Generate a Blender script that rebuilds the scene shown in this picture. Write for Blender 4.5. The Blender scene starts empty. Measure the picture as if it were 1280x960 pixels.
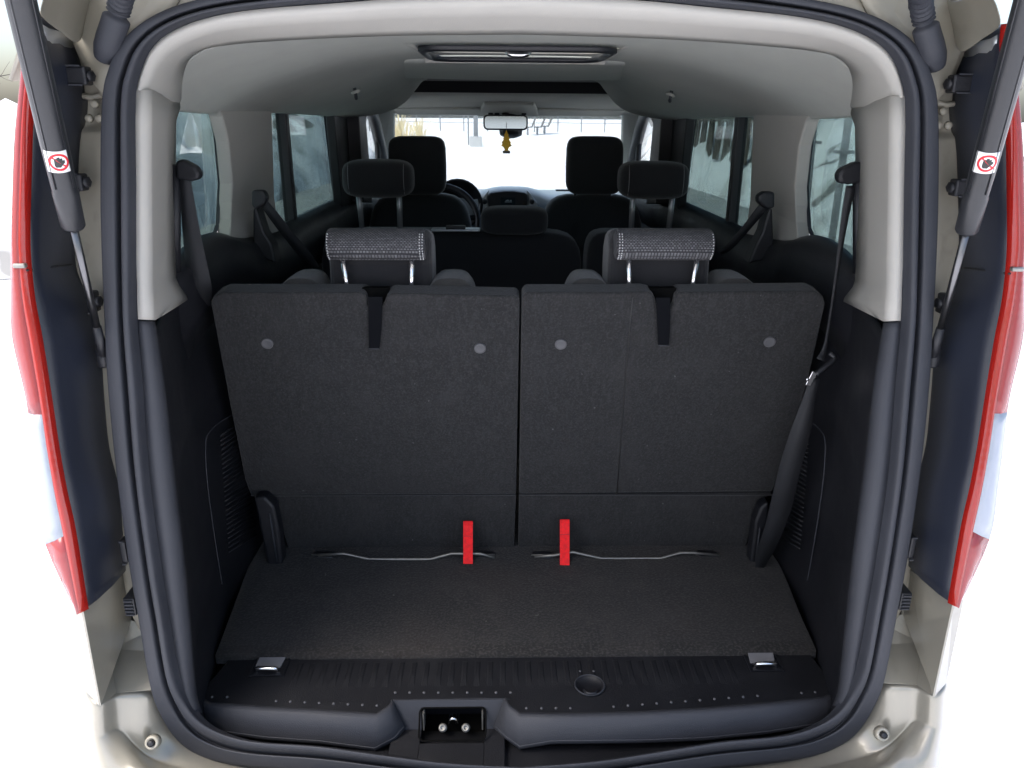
import bpy, bmesh, math, random
from mathutils import Vector, Matrix, noise
random.seed(7)
R = math.radians
sc = bpy.context.scene

# ------------------------------------------------------------------ camera
F = 961.0                                    # focal length in pixels of a 1280 px wide frame
CAM = Vector((-0.031, 0.0, 1.6))
yaw, pitch, roll, SHX = R(-1.47), R(19.0), R(0.468), 11.2
_f = Vector((-math.sin(yaw)*math.cos(pitch), math.cos(yaw)*math.cos(pitch), -math.sin(pitch)))
_r0 = Vector((math.cos(yaw), math.sin(yaw), 0)); _u0 = _r0.cross(_f)
_r = _r0*math.cos(roll) + _u0*math.sin(roll); _u = -_r0*math.sin(roll) + _u0*math.cos(roll)
cd = bpy.data.cameras.new('camera'); cam = bpy.data.objects.new('camera', cd)
sc.collection.objects.link(cam); sc.camera = cam
cd.sensor_width = 36.0; cd.lens = F/1280*36.0; cd.shift_x = -SHX/1280; cd.clip_start = 0.02; cd.clip_end = 3000
mw = Matrix.Identity(4)
for i in range(3):
    mw[i][0], mw[i][1], mw[i][2], mw[i][3] = _r[i], _u[i], -_f[i], CAM[i]
cam.matrix_world = mw

# ------------------------------------------------------------------ sky, sun, exposure
SUN_EL, SUN_AZ = 62.0, 238.0                  # high in the overcast, behind the van to the left
w = bpy.data.worlds.new('World'); sc.world = w; w.use_nodes = True
nt = w.node_tree; bgn = nt.nodes['Background']; sk = nt.nodes.new('ShaderNodeTexSky')
sk.sky_type = 'NISHITA'; sk.sun_disc = False; sk.sun_elevation = R(SUN_EL); sk.sun_rotation = R(SUN_AZ)
sk.air_density = 1.0; sk.dust_density = 4.0; sk.ozone_density = 1.0
nt.links.new(sk.outputs[0], bgn.inputs[0]); bgn.inputs[1].default_value = 0.15
sl = bpy.data.lights.new('sun', 'SUN'); so = bpy.data.objects.new('sun', sl); sc.collection.objects.link(so)
sl.energy = 1.4; sl.angle = R(40); sl.color = (1.0, 0.98, 0.955)
sd = Vector((math.sin(R(SUN_AZ))*math.cos(R(SUN_EL)), math.cos(R(SUN_AZ))*math.cos(R(SUN_EL)), math.sin(R(SUN_EL))))
so.rotation_euler = sd.to_track_quat('Z', 'Y').to_euler(); so.location = (0, -3, 8)
sc.view_settings.view_transform = 'Standard'; sc.view_settings.look = 'None'
sc.view_settings.exposure = 1.55; sc.view_settings.gamma = 1.0; sc.view_settings.use_curve_mapping = False
sc.cycles.max_bounces = 10; sc.cycles.diffuse_bounces = 5; sc.cycles.transparent_max_bounces = 16

# ------------------------------------------------------------------ measuring helpers (photo pixel + known plane -> place)
def ray(px, py): return _f + _r*((px-640-SHX)/F) + _u*((480-py)/F)
def U(px, py, y=None, z=None, x=None):
    d = ray(px, py)
    if callable(y):
        p = CAM + d*(1.05/d.y)
        for _ in range(12):
            p = CAM + d*(y(p)/d.y)
        return p
    t = (y-CAM.y)/d.y if y is not None else (z-CAM.z)/d.z if z is not None else (x-CAM.x)/d.x
    return CAM + d*t
def lerp(a, b, t): return a+(b-a)*t
def tab(t, v):
    if v <= t[0][0]: return t[0][1]
    for (a, fa), (b, fb) in zip(t, t[1:]):
        if v <= b: return lerp(fa, fb, (v-a)/(b-a))
    return t[-1][1]
def cr(pts, n, closed=False):
    pts = [Vector(p) for p in pts]; N = len(pts); out = []
    segs = N if closed else N-1
    for i in range(n if closed else n+1):
        t = i*segs/n; k = min(int(t), segs-1); u = t-k
        if closed: a, b, c, d = (pts[(k+j) % N] for j in (-1, 0, 1, 2))
        else: a, b, c, d = (pts[min(max(k+j, 0), N-1)] for j in (-1, 0, 1, 2))
        out.append(0.5*((2*b)+(c-a)*u+(2*a-5*b+4*c-d)*u*u+(3*b-a-3*c+d)*u**3))
    return out
def mir(p, s): return Vector((s*abs(p[0]), p[1], p[2]))

# ------------------------------------------------------------------ materials
def mat(name, col, rough=0.5, metal=0.0, bump=0.0, bscale=200.0, var=0.0, vscale=8.0, spec=0.5, sheen=0.0, coat=0.0, extra=None, stretch=None):
    m = bpy.data.materials.new(name); m.use_nodes = True; n = m.node_tree; b = n.nodes['Principled BSDF']; L = n.links.new
    b.inputs['Base Color'].default_value = (*col, 1); b.inputs['Roughness'].default_value = rough
    b.inputs['Metallic'].default_value = metal; b.inputs['Specular IOR Level'].default_value = spec
    if sheen:
        b.inputs['Sheen Weight'].default_value = sheen; b.inputs['Sheen Roughness'].default_value = 0.5
    if coat:
        b.inputs['Coat Weight'].default_value = coat; b.inputs['Coat Roughness'].default_value = 0.08
    tc = n.nodes.new('ShaderNodeTexCoord'); vec = tc.outputs['Object']
    if stretch:
        mp = n.nodes.new('ShaderNodeMapping'); mp.inputs['Scale'].default_value = stretch; L(vec, mp.inputs[0]); svec = mp.outputs[0]
    else: svec = vec
    if var:
        t = n.nodes.new('ShaderNodeTexNoise'); t.inputs['Scale'].default_value = vscale; t.inputs['Detail'].default_value = 6; t.inputs['Roughness'].default_value = 0.65
        L(vec, t.inputs['Vector'])
        r = n.nodes.new('ShaderNodeMapRange'); r.inputs[1].default_value = 0.3; r.inputs[2].default_value = 0.7
        r.inputs[3].default_value = 1-var; r.inputs[4].default_value = 1+var; L(t.outputs[0], r.inputs[0])
        mx = n.nodes.new('ShaderNodeVectorMath'); mx.operation = 'SCALE'; mx.inputs[0].default_value = col
        L(r.outputs[0], mx.inputs['Scale']); L(mx.outputs[0], b.inputs['Base Color'])
        rr = n.nodes.new('ShaderNodeMapRange'); rr.inputs[1].default_value = 0.3; rr.inputs[2].default_value = 0.7
        rr.inputs[3].default_value = max(0.03, rough-0.06); rr.inputs[4].default_value = min(1, rough+0.08)
        L(t.outputs[0], rr.inputs[0]); L(rr.outputs[0], b.inputs['Roughness'])
    if bump:
        t2 = n.nodes.new('ShaderNodeTexNoise'); t2.inputs['Scale'].default_value = bscale; t2.inputs['Detail'].default_value = 3
        L(svec, t2.inputs['Vector'])
        bp = n.nodes.new('ShaderNodeBump'); bp.inputs['Strength'].default_value = bump; bp.inputs['Distance'].default_value = 0.002
        L(t2.outputs[0], bp.inputs['Height']); L(bp.outputs[0], b.inputs['Normal'])
    if extra: extra(n, b, vec)
    return m

def speckle(scale, lo, hi, mix, col2, st=None):
    """mix a second fibre colour into the base by fine noise (cloth, carpet)"""
    def fn(n, b, vec):
        L = n.links.new
        t = n.nodes.new('ShaderNodeTexNoise'); t.inputs['Scale'].default_value = scale; t.inputs['Detail'].default_value = 2
        if st:
            mp = n.nodes.new('ShaderNodeMapping'); mp.inputs['Scale'].default_value = st; L(vec, mp.inputs[0]); vec = mp.outputs[0]
        L(vec, t.inputs['Vector'])
        r = n.nodes.new('ShaderNodeMapRange'); r.inputs[1].default_value = lo; r.inputs[2].default_value = hi; r.inputs[3].default_value = 0; r.inputs[4].default_value = mix
        L(t.outputs[0], r.inputs[0])
        m = n.nodes.new('ShaderNodeMix'); m.data_type = 'RGBA'; L(r.outputs[0], m.inputs['Factor'])
        src = b.inputs['Base Color'].links
        if src: L(src[0].from_socket, m.inputs['A'])
        else: m.inputs['A'].default_value = b.inputs['Base Color'].default_value
        m.inputs['B'].default_value = (*col2, 1); L(m.outputs['Result'], b.inputs['Base Color'])
    return fn
def chain(*fs):
    def fn(n, b, vec):
        for f in fs: f(n, b, vec)
    return fn

def weave(n, b, vec):
    L = n.links.new
    sep = n.nodes.new('ShaderNodeSeparateXYZ'); L(vec, sep.inputs[0])
    ad = n.nodes.new('ShaderNodeMath'); ad.operation = 'ADD'; L(sep.outputs[1], ad.inputs[0]); L(sep.outputs[2], ad.inputs[1])
    cb = n.nodes.new('ShaderNodeCombineXYZ'); L(sep.outputs[0], cb.inputs[0]); L(ad.outputs[0], cb.inputs[1])
    br = n.nodes.new('ShaderNodeTexBrick'); br.inputs['Scale'].default_value = 1.0; br.offset = 0.5
    br.inputs['Brick Width'].default_value = 0.0060; br.inputs['Row Height'].default_value = 0.0040; br.inputs['Mortar Size'].default_value = 0.0012
    br.inputs['Mortar Smooth'].default_value = 0.6
    br.inputs['Color1'].default_value = (0.14, 0.14, 0.148, 1); br.inputs['Color2'].default_value = (0.07, 0.07, 0.075, 1); br.inputs['Mortar'].default_value = (0.012, 0.012, 0.015, 1)
    L(cb.outputs[0], br.inputs['Vector']); L(br.outputs['Color'], b.inputs['Base Color'])
    bp = n.nodes.new('ShaderNodeBump'); bp.inputs['Strength'].default_value = 0.6; bp.inputs['Distance'].default_value = 0.002; bp.invert = True
    L(br.outputs['Fac'], bp.inputs['Height']); L(bp.outputs[0], b.inputs['Normal'])

def glass(name, tint, gloss=0.08):
    m = bpy.data.materials.new(name); m.use_nodes = True; n = m.node_tree; n.nodes.clear(); L = n.links.new
    o = n.nodes.new('ShaderNodeOutputMaterial'); t = n.nodes.new('ShaderNodeBsdfTransparent'); t.inputs[0].default_value = (*tint, 1)
    g = n.nodes.new('ShaderNodeBsdfGlossy'); g.inputs['Roughness'].default_value = 0.02
    fr = n.nodes.new('ShaderNodeFresnel'); fr.inputs[0].default_value = 1.45
    ml = n.nodes.new('ShaderNodeMath'); ml.operation = 'MULTIPLY'; ml.inputs[1].default_value = gloss*10; ml.use_clamp = True
    L(fr.outputs[0], ml.inputs[0])
    x = n.nodes.new('ShaderNodeMixShader'); L(ml.outputs[0], x.inputs[0]); L(t.outputs[0], x.inputs[1]); L(g.outputs[0], x.inputs[2]); L(x.outputs[0], o.inputs[0])
    return m
def lens(name, col, trans):
    m = bpy.data.materials.new(name); m.use_nodes = True; n = m.node_tree; b = n.nodes['Principled BSDF']; L = n.links.new
    b.inputs['Base Color'].default_value = (*col, 1); b.inputs['Roughness'].default_value = 0.14; b.inputs['Coat Weight'].default_value = 0.15; b.inputs['Coat Roughness'].default_value = 0.03
    t = n.nodes.new('ShaderNodeBsdfTransparent'); t.inputs[0].default_value = (*[min(1, c*1.3+0.02) for c in col], 1)
    tc = n.nodes.new('ShaderNodeTexCoord'); wv = n.nodes.new('ShaderNodeTexWave'); wv.bands_direction = 'Z'; wv.inputs['Scale'].default_value = 28; wv.inputs['Distortion'].default_value = 0.4
    L(tc.outputs['Object'], wv.inputs['Vector']); bp = n.nodes.new('ShaderNodeBump'); bp.inputs['Strength'].default_value = 0.05; bp.inputs['Distance'].default_value = 0.001
    L(wv.outputs['Fac'], bp.inputs['Height']); L(bp.outputs[0], b.inputs['Normal'])
    x = n.nodes.new('ShaderNodeMixShader'); x.inputs[0].default_value = trans
    L(b.outputs[0], x.inputs[1]); L(t.outputs[0], x.inputs[2]); L(x.outputs[0], n.nodes['Material Output'].inputs[0])
    return m

PAINT = mat('champagne_paint', (0.265, 0.25, 0.208), 0.30, metal=0.35, coat=0.4, bump=0.03, bscale=900, extra=speckle(25, 0.60, 0.78, 0.35, (0.17, 0.16, 0.13)))
PAINT_IN = mat('champagne_paint_door_shut', (0.34, 0.315, 0.255), 0.42, metal=0.1, var=0.08, vscale=9, extra=speckle(30, 0.58, 0.76, 0.45, (0.19, 0.17, 0.135)))
RUBBER = mat('seal_rubber', (0.026, 0.028, 0.035), 0.58, bump=0.15, bscale=500, var=0.15, vscale=6, spec=0.4)
BLACK = mat('black_plastic', (0.0075, 0.008, 0.011), 0.48, bump=0.25, bscale=900, var=0.12, vscale=7)
GREY = mat('charcoal_plastic', (0.031, 0.033, 0.040), 0.62, bump=0.3, bscale=700, var=0.12, vscale=7, spec=0.35)
SILL = mat('sill_plastic', (0.0068, 0.0072, 0.0095), 0.6, bump=0.35, bscale=700, var=0.25, vscale=9, spec=0.35, extra=speckle(9, 0.55, 0.75, 0.35, (0.018, 0.018, 0.019)))
HOUSING = mat('lamp_housing_plastic', (0.014, 0.017, 0.027), 0.35, bump=0.06, bscale=300, var=0.15, vscale=4)
BEIGE = mat('pillar_trim_plastic', (0.355, 0.343, 0.315), 0.72, bump=0.15, bscale=700, var=0.04, vscale=6, spec=0.3)
LINER = mat('headliner_cloth', (0.35, 0.355, 0.328), 0.95, bump=0.25, bscale=700, var=0.05, vscale=9, spec=0.2)
BLK_CLOTH = mat('black_cloth', (0.010, 0.010, 0.012), 0.95, bump=0.4, bscale=700, sheen=0.2, var=0.15, vscale=6)
SEATBACK = mat('seatback_felt', (0.0085, 0.0083, 0.0088), 0.95, bump=1.0, bscale=200, var=0.30, vscale=7, sheen=0.12, stretch=(1.6, 1.6, 0.4),
               extra=chain(speckle(11, 0.52, 0.70, 0.6, (0.0165, 0.016, 0.0168)), speckle(120, 0.48, 0.68, 0.5, (0.021, 0.0225, 0.0235), (1, 1, 0.22)), speckle(260, 0.48, 0.70, 0.6, (0.031, 0.030, 0.032)), speckle(90, 0.75, 0.78, 0.7, (0.10, 0.10, 0.10))))
CARPET = mat('cargo_carpet', (0.0075, 0.0068, 0.0064), 1.0, bump=1.0, bscale=200, var=0.45, vscale=5, sheen=0.10,
             extra=chain(speckle(4.5, 0.52, 0.70, 0.6, (0.016, 0.0110, 0.009)), speckle(16, 0.50, 0.66, 0.65, (0.019, 0.0165, 0.015)), speckle(200, 0.46, 0.66, 0.75, (0.037, 0.033, 0.0305)), speckle(70, 0.75, 0.78, 0.7, (0.10, 0.095, 0.085))))
FRONT_CLOTH = mat('front_seat_cloth', (0.040, 0.043, 0.048), 0.9, bump=0.4, bscale=500, sheen=0.4, var=0.1, vscale=9)
CUSHION = mat('bolster_cloth', (0.030, 0.029, 0.028), 0.95, bump=0.6, bscale=500, var=0.2, vscale=40, sheen=0.2)
WEAVE = mat('woven_cloth', (0.1, 0.1, 0.1), 0.8, extra=weave)
CHROME = mat('chrome', (0.75, 0.75, 0.76), 0.12, metal=1.0)
STEEL = mat('zinc_steel', (0.26, 0.255, 0.235), 0.45, metal=0.8, var=0.25, vscale=60)
ROD = mat('strut_rod_steel', (0.14, 0.14, 0.145), 0.3, metal=1.0)
STRUT = mat('strut_plastic', (0.016, 0.017, 0.020), 0.38, bump=0.1, bscale=400, var=0.15, vscale=12)
RED_WEB = mat('red_strap', (0.93, 0.010, 0.014), 0.7, bump=0.8, bscale=260, stretch=(0.4, 0.4, 4), var=0.18, vscale=120)
STITCH = mat('pale_thread', (0.55, 0.55, 0.55), 0.9)
BELT = mat('belt_webbing', (0.011, 0.012, 0.015), 0.55, bump=0.5, bscale=500, stretch=(6, 6, 0.4), var=0.25, vscale=10)
PALE = mat('pale_grey_plastic', (0.16, 0.16, 0.17), 0.6, var=0.06, vscale=30)
MIRROR = mat('mirror_silver', (0.20, 0.225, 0.22), 0.06, metal=1.0)
POST = mat('satin_post', (0.30, 0.30, 0.31), 0.35, metal=0.6)
VOID = mat('painted_cavity_shade', (0.002, 0.002, 0.002), 0.9, spec=0.1)  # near-black colour that paints in the shade of latch cavity and strap notches
STRAP = mat('release_strap_webbing', (0.0040, 0.0045, 0.006), 0.9, bump=0.4, bscale=400, spec=0.08)
PIP = mat('worn_pip_plastic', (0.075, 0.075, 0.08), 0.5)
WHITE = mat('white_label', (0.8, 0.8, 0.8), 0.4)
RED_INK = mat('red_ink', (0.62, 0.02, 0.03), 0.45)
BLACK_INK = mat('black_ink', (0.02, 0.02, 0.02), 0.45)
DASH = mat('dash_plastic', (0.28, 0.32, 0.35), 0.32, bump=0.2, bscale=600, var=0.05, vscale=6)
SILVER = mat('silver_trim', (0.45, 0.47, 0.49), 0.32, metal=0.7)
SCREEN = mat('screen_glass', (0.02, 0.03, 0.035), 0.12)
SCREEN_TXT = mat('screen_text', (0.35, 0.42, 0.45), 0.4)
GOLD = mat('golden_card', (0.55, 0.36, 0.06), 0.6, var=0.15, vscale=80)
TYRE = mat('tyre_rubber', (0.02, 0.02, 0.02), 0.8, bump=0.3, bscale=80)
RIM = mat('wheel_alloy', (0.5, 0.5, 0.5), 0.3, metal=0.9)
SNOW = mat('snow', (0.86, 0.87, 0.89), 0.8, bump=0.5, bscale=6, var=0.03, vscale=0.5)
SNOWBANK = mat('ploughed_snow', (0.78, 0.80, 0.81), 0.85, bump=0.8, bscale=9, var=0.12, vscale=0.9,
               extra=chain(speckle(1.1, 0.54, 0.66, 0.6, (0.42, 0.42, 0.39)), speckle(0.8, 0.60, 0.645, 0.85, (0.10, 0.095, 0.085))))
SLUSH = mat('slush', (0.34, 0.35, 0.34), 0.6, bump=0.6, bscale=10, var=0.2, vscale=1.5)
BARK = mat('bark', (0.06, 0.052, 0.045), 0.9, bump=0.6, bscale=40, var=0.3, vscale=12)
WOOD = mat('weathered_wood', (0.10, 0.085, 0.07), 0.85, bump=0.5, bscale=30, var=0.3, vscale=4, stretch=(1, 1, 0.2))
IRON = mat('dark_iron', (0.22, 0.22, 0.23), 0.6, var=0.2)
CONCRETE = mat('concrete', (0.5, 0.5, 0.49), 0.9, bump=0.4, bscale=60, var=0.1)
DRYGRASS = mat('dry_grass', (0.75, 0.64, 0.38), 0.9, var=0.15, vscale=3)
def translucent(m_, col, k):
    n = m_.node_tree; t = n.nodes.new('ShaderNodeBsdfTranslucent'); t.inputs[0].default_value = (*col, 1); x = n.nodes.new('ShaderNodeMixShader'); x.inputs[0].default_value = k
    b = n.nodes['Principled BSDF']; n.links.new(b.outputs[0], x.inputs[1]); n.links.new(t.outputs[0], x.inputs[2]); n.links.new(x.outputs[0], n.nodes['Material Output'].inputs[0])
translucent(GOLD, (0.95, 0.72, 0.22), 0.75)
TINT = glass('privacy_glass', (0.40, 0.47, 0.46), 0.05)
CLEAR = glass('clear_glass', (0.90, 0.93, 0.92), 0.06)
RED_LENS = lens('red_lens', (0.29, 0.045, 0.048), 0.18)
RED_EDGE = lens('red_lens_edge', (0.30, 0.012, 0.008), 0.08)
CLEAR_LENS = lens('clear_lens', (0.32, 0.35, 0.40), 0.12)

# ------------------------------------------------------------------ mesh helpers
COL = sc.collection
def add(name, verts, faces, m, parent=None, smooth=True, bevel=0, seg=2, sub=0, solid=0, soff=0.0, label=None, angle=None, recalc=True, kind=None):
    me = bpy.data.meshes.new(name); me.from_pydata([tuple(v) for v in verts], [], faces)
    bm = bmesh.new(); bm.from_mesh(me)
    bmesh.ops.remove_doubles(bm, verts=bm.verts, dist=1e-5)
    if recalc: bmesh.ops.recalc_face_normals(bm, faces=bm.faces)
    bm.to_mesh(me); bm.free()
    for p in me.polygons: p.use_smooth = smooth
    me.materials.append(m); o = bpy.data.objects.new(name, me); COL.objects.link(o)
    if parent is not None:
        o.parent = parent; o.matrix_parent_inverse = parent_inv(parent)
    if solid:
        s = o.modifiers.new('solid', 'SOLIDIFY'); s.thickness = solid; s.offset = soff
    if bevel:
        b = o.modifiers.new('bevel', 'BEVEL'); b.width = bevel; b.segments = seg; b.limit_method = 'ANGLE'; b.angle_limit = R(angle or 35); b.harden_normals = False
    if sub:
        s = o.modifiers.new('sub', 'SUBSURF'); s.levels = sub; s.render_levels = sub
    if label: o['label'] = label
    if kind: o['kind'] = kind
    return o
def parent_inv(p): return Matrix.Translation(p.location).inverted()
def grid(rows, closed=False):
    n = len(rows[0]); v = [p for r in rows for p in r]; f = []
    for i in range(len(rows)-1):
        for j in range(n if closed else n-1):
            k = (j+1) % n
            f.append((i*n+j, i*n+k, (i+1)*n+k, (i+1)*n+j))
    return v, f
def join(*parts):
    V, Fc = [], []
    for v, f in parts:
        o = len(V); V += list(v); Fc += [tuple(i+o for i in q) for q in f]
    return V, Fc
def prism(poly, vec):
    n = len(poly); vec = Vector(vec); a = [Vector(p) for p in poly]
    return a+[p+vec for p in a], [tuple(range(n)), tuple(range(2*n-1, n-1, -1))]+[(i, (i+1) % n, n+(i+1) % n, n+i) for i in range(n)]
def boxg(c, s, rot=None):
    c = Vector(c); v = []
    for x in (-.5, .5):
        for y in (-.5, .5):
            for z in (-.5, .5):
                p = Vector((x*s[0], y*s[1], z*s[2]))
                v.append(c+(rot @ p if rot is not None else p))
    return v, [(0, 1, 3, 2), (4, 6, 7, 5), (0, 4, 5, 1), (2, 3, 7, 6), (0, 2, 6, 4), (1, 5, 7, 3)]
def frame(d):
    d = d.normalized(); a = Vector((0, 0, 1)) if abs(d.z) < 0.9 else Vector((1, 0, 0))
    e = d.cross(a).normalized(); return e, d.cross(e).normalized()
def tubeg(path, r, seg=12, cap=True):
    path = [Vector(p) for p in path]; rows = []
    rs = r if isinstance(r, (list, tuple)) else [r]*len(path)
    e0 = None
    for i, p in enumerate(path):
        d = path[min(i+1, len(path)-1)]-path[max(i-1, 0)]
        e, g = frame(d)
        if e0 is not None and e.dot(e0) < 0: e, g = -e, -g
        e0 = e
        rows.append([p+e*(rs[i]*math.cos(2*math.pi*k/seg))+g*(rs[i]*math.sin(2*math.pi*k/seg)) for k in range(seg)])
    v, f = grid(rows, True)
    if cap: f = f+[tuple(range(seg)), tuple(range(len(v)-1, len(v)-seg-1, -1))]
    return v, f
def latheg(c, axis, prof, seg=24):
    """prof: (distance along axis, radius)"""
    axis = Vector(axis).normalized(); e, g = frame(axis); c = Vector(c)
    rows = [[c+axis*h+e*(r*math.cos(2*math.pi*k/seg))+g*(r*math.sin(2*math.pi*k/seg)) for k in range(seg)] for h, r in prof]
    v, f = grid(rows, True)
    return v, f+[tuple(range(seg)), tuple(range(len(v)-1, len(v)-seg-1, -1))]
def ribbong(L, Rr, th):
    """web between two edge lines, with thickness towards +y"""
    off = Vector((0, th, 0)); rows = [[a, b, b+off, a+off] for a, b in zip(L, Rr)]
    v, f = grid(rows, True); n = len(v)
    return v, f+[(0, 1, 2, 3), (n-1, n-2, n-3, n-4)]
def rrect(w, h, r, n=4):
    o = []
    for cx, cy, a0 in ((w/2-r, h/2-r, 0), (-w/2+r, h/2-r, 90), (-w/2+r, -h/2+r, 180), (w/2-r, -h/2+r, 270)):
        for k in range(n+1):
            a = R(a0+90*k/n); o.append((cx+r*math.cos(a), cy+r*math.sin(a)))
    return o
def empty(name, loc, label, cat, group=None):
    o = bpy.data.objects.new(name, None); COL.objects.link(o); o.location = loc; o.empty_display_size = 0.2
    o['label'] = label; o['category'] = cat
    if group: o['group'] = group
    return o
def tag(o, label, cat, group=None):
    o['label'] = label; o['category'] = cat
    if group: o['group'] = group
    return o

# ================================================================== the place outside
def ground_z(x, y):
    d = math.hypot(x, y-2)
    h = tab([(30, 0), (48, 0.62), (70, 1.0), (140, 1.5), (600, 2.0)], d)
    return h+0.05*noise.noise(Vector((x*0.35, y*0.35, 0)))*min(1, max(0, (abs(x)-1.4)/2 if abs(y-3) < 5 else 1))
xs = [-900, -500, -250, -120, -70]+[i*4 for i in range(-12, -3)]+[i*0.8 for i in range(-14, 15)]+[i*4 for i in range(4, 13)]+[70, 120, 250, 500, 900]
ys = [-900, -400, -150, -70, -30, -15]+[i*0.8 for i in range(-10, 20)]+[i*3 for i in range(6, 40)]+[150, 250, 500, 1200]
v, f = grid([[Vector((x, y, ground_z(x, y)-0.02)) for x in xs] for y in ys])
g = add('ground', v, f, SNOW); g['kind'] = 'structure'
def bank(name, x0, x1, y0, y1, h, seed):
    rows = []
    for i in range(121):
        y = lerp(y0, y1, i/120); row = []
        end = min(1, min(i, 120-i)/8)
        for j in range(25):
            t = j/24; x = lerp(x0, x1, t)
            p = Vector((x*0.55+seed, y*0.45, 0))
            zz = h*end*math.sin(math.pi*min(1, t*1.05))**0.7*(0.8+0.35*noise.noise(p)+0.16*noise.noise(p*3.1)+0.07*noise.noise(p*8))
            row.append(Vector((x+0.25*noise.noise(p*2+Vector((5, 0, 0))), y, max(-0.03, zz)-0.03*(j in (0, 24)))))
        rows.append(row)
    v, f = grid(rows); o = add(name, v, f, SNOWBANK); o['kind'] = 'structure'; return o
bank('snow_bank', -4.4, -9.0, 8.0, 30, 2.2, 3.0)
bank('snow_bank', 4.6, 9.0, 8.0, 32, 1.75, 11.0)
for s, x0, x1 in ((-1, 3.0, 4.25), (1, 3.3, 4.4)):
    rows = [[Vector((s*(x+0.12*noise.noise(Vector((y*0.5, x, s)))), y, 0.055+0.02*noise.noise(Vector((x*2, y*1.5, 3))))) for x in (x0, lerp(x0, x1, .33), lerp(x0, x1, .66), x1)] for y in [i*0.5+9 for i in range(50)]]
    v, f = grid(rows); o = add('slush_track', v, f, SLUSH, solid=0.12, soff=0); o['kind'] = 'structure'

# lamp post far ahead
gy = 41; gx = U(595, 185, y=gy).x
lp = empty('lamp_post', (gx, gy, ground_z(gx, gy)), 'tall grey lamp post on a pale concrete block ahead of the windscreen', 'lamp post')
z0 = ground_z(gx, gy)
add('base', *boxg((gx, gy, z0+0.22), (0.62, 0.62, 0.5)), CONCRETE, lp, smooth=False, bevel=0.03)
add('pole', *tubeg([(gx, gy, z0+0.4), (gx, gy, z0+6)], [0.12, 0.08], 12), IRON, lp)
add('lamp_head', *boxg((gx+0.5, gy, z0+6.05), (1.2, 0.3, 0.12)), IRON, lp, smooth=False, bevel=0.03)
add('pole', *tubeg([(gx-0.42, gy+1, z0), (gx-0.42, gy+1, z0+4.5)], 0.04, 8), IRON, lp)
# three benches, seen end on, on the snowy rise
for k, (px, lab) in enumerate(((660, 'dark park bench on the snow, nearest of three to the mirror'), (672, 'dark park bench on the snow, middle one of three'), (681, 'dark park bench on the snow, farthest right of three'))):
    by = 52+k*1.5; bx = U(px, 160, y=by).x; bz = ground_z(bx, by)
    b = empty('park_bench', (bx, by, bz), lab, 'bench', 'benches in the snow ahead')
    seat = add('seat', *boxg((bx, by, bz+0.45), (0.5, 1.6, 0.07)), WOOD, b, smooth=False)
    add('backrest', *prism([(bx+0.22, by-0.8, bz+0.48), (bx+0.28, by-0.8, bz+0.48), (bx+0.5, by-0.8, bz+1.0), (bx+0.44, by-0.8, bz+1.0)], (0, 1.6, 0)), WOOD, b, smooth=False)
    for sy in (-0.6, 0.6):
        add('leg', *boxg((bx-0.02, by+sy, bz+0.2), (0.09, 0.07, 0.46)), IRON, b, smooth=False)
# dry ornamental grass left of the windscreen
for k, (px, py, gy) in enumerate(((492, 160, 38), (508, 166, 36), (524, 163, 38), (500, 155, 44))):
    p = U(px, py, y=gy); z0 = ground_z(p.x, gy); V, Fc = [], []
    for i in range(46):
        a = random.uniform(0, 6.28); rr = random.uniform(0, 0.22); l = random.uniform(0.7, 1.5); lean = random.uniform(0.05, 0.45)
        b0 = Vector((p.x+rr*math.cos(a), gy+rr*math.sin(a), z0-0.05)); dr = Vector((math.cos(a), math.sin(a), 0)); sd_ = Vector((-math.sin(a), math.cos(a), 0))*0.018
        m1 = b0+dr*lean*0.35*l+Vector((0, 0, l*0.6)); m2 = b0+dr*lean*l+Vector((0, 0, l))
        o = len(V); V += [b0-sd_, b0+sd_, m1+sd_, m1-sd_, m2+sd_*1.6, m2-sd_*1.6]; Fc += [(o, o+1, o+2, o+3), (o+3, o+2, o+4, o+5)]
    tag(add('ornamental_grass', V, Fc, DRYGRASS, recalc=False), ['tall dry yellow grass clump at the windscreen\'s left edge', 'lower golden grass clump just right of the leftmost clump', 'feathery dry grass clump nearest the lamp post', 'dry grass clump set behind the other three'][k], 'grass', 'dry grass clumps ahead')
# rail fence across the far snow
fx0, fx1, fy = -9.5, 9.0, 58.0
fe = empty('rail_fence', (0, fy, ground_z(0, fy)), 'thin dark rail fence across the snow beyond the windscreen', 'fence')
for i in range(12):
    x = lerp(fx0, fx1, i/11); zz = ground_z(x, fy)
    add('post', *boxg((x, fy, zz+0.55), (0.08, 0.08, 1.2)), IRON, fe, smooth=False)
for hz in (0.6, 1.1):
    pts = [(lerp(fx0, fx1, i/11), fy-0.06, ground_z(lerp(fx0, fx1, i/11), fy)+hz) for i in range(12)]
    add('rail', *tubeg(pts, 0.025, 6), IRON, fe)
# weathered boards leaning on the right-hand bank, seen through the middle window
bd = empty('board_fence', (5.0, 18.5, 0.7), 'weathered plank fence on the snow bank outside the right middle window', 'fence')
for i in range(9):
    y = 15.0+i*0.85; x = 5.0+0.03*i; a = random.uniform(-0.12, 0.12); zb = 0.75+random.uniform(-0.2, 0.25)
    add('plank', *prism([(x, y, zb), (x, y+0.42, zb), (x+0.2, y+0.75+a, 2.3), (x+0.2, y+0.33+a, 2.3)], (0.05, 0, 0)), WOOD, bd, smooth=False)
add('rail', *boxg((5.22, 18.9, 1.65), (0.08, 7.6, 0.14)), WOOD, bd, smooth=False)
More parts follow.
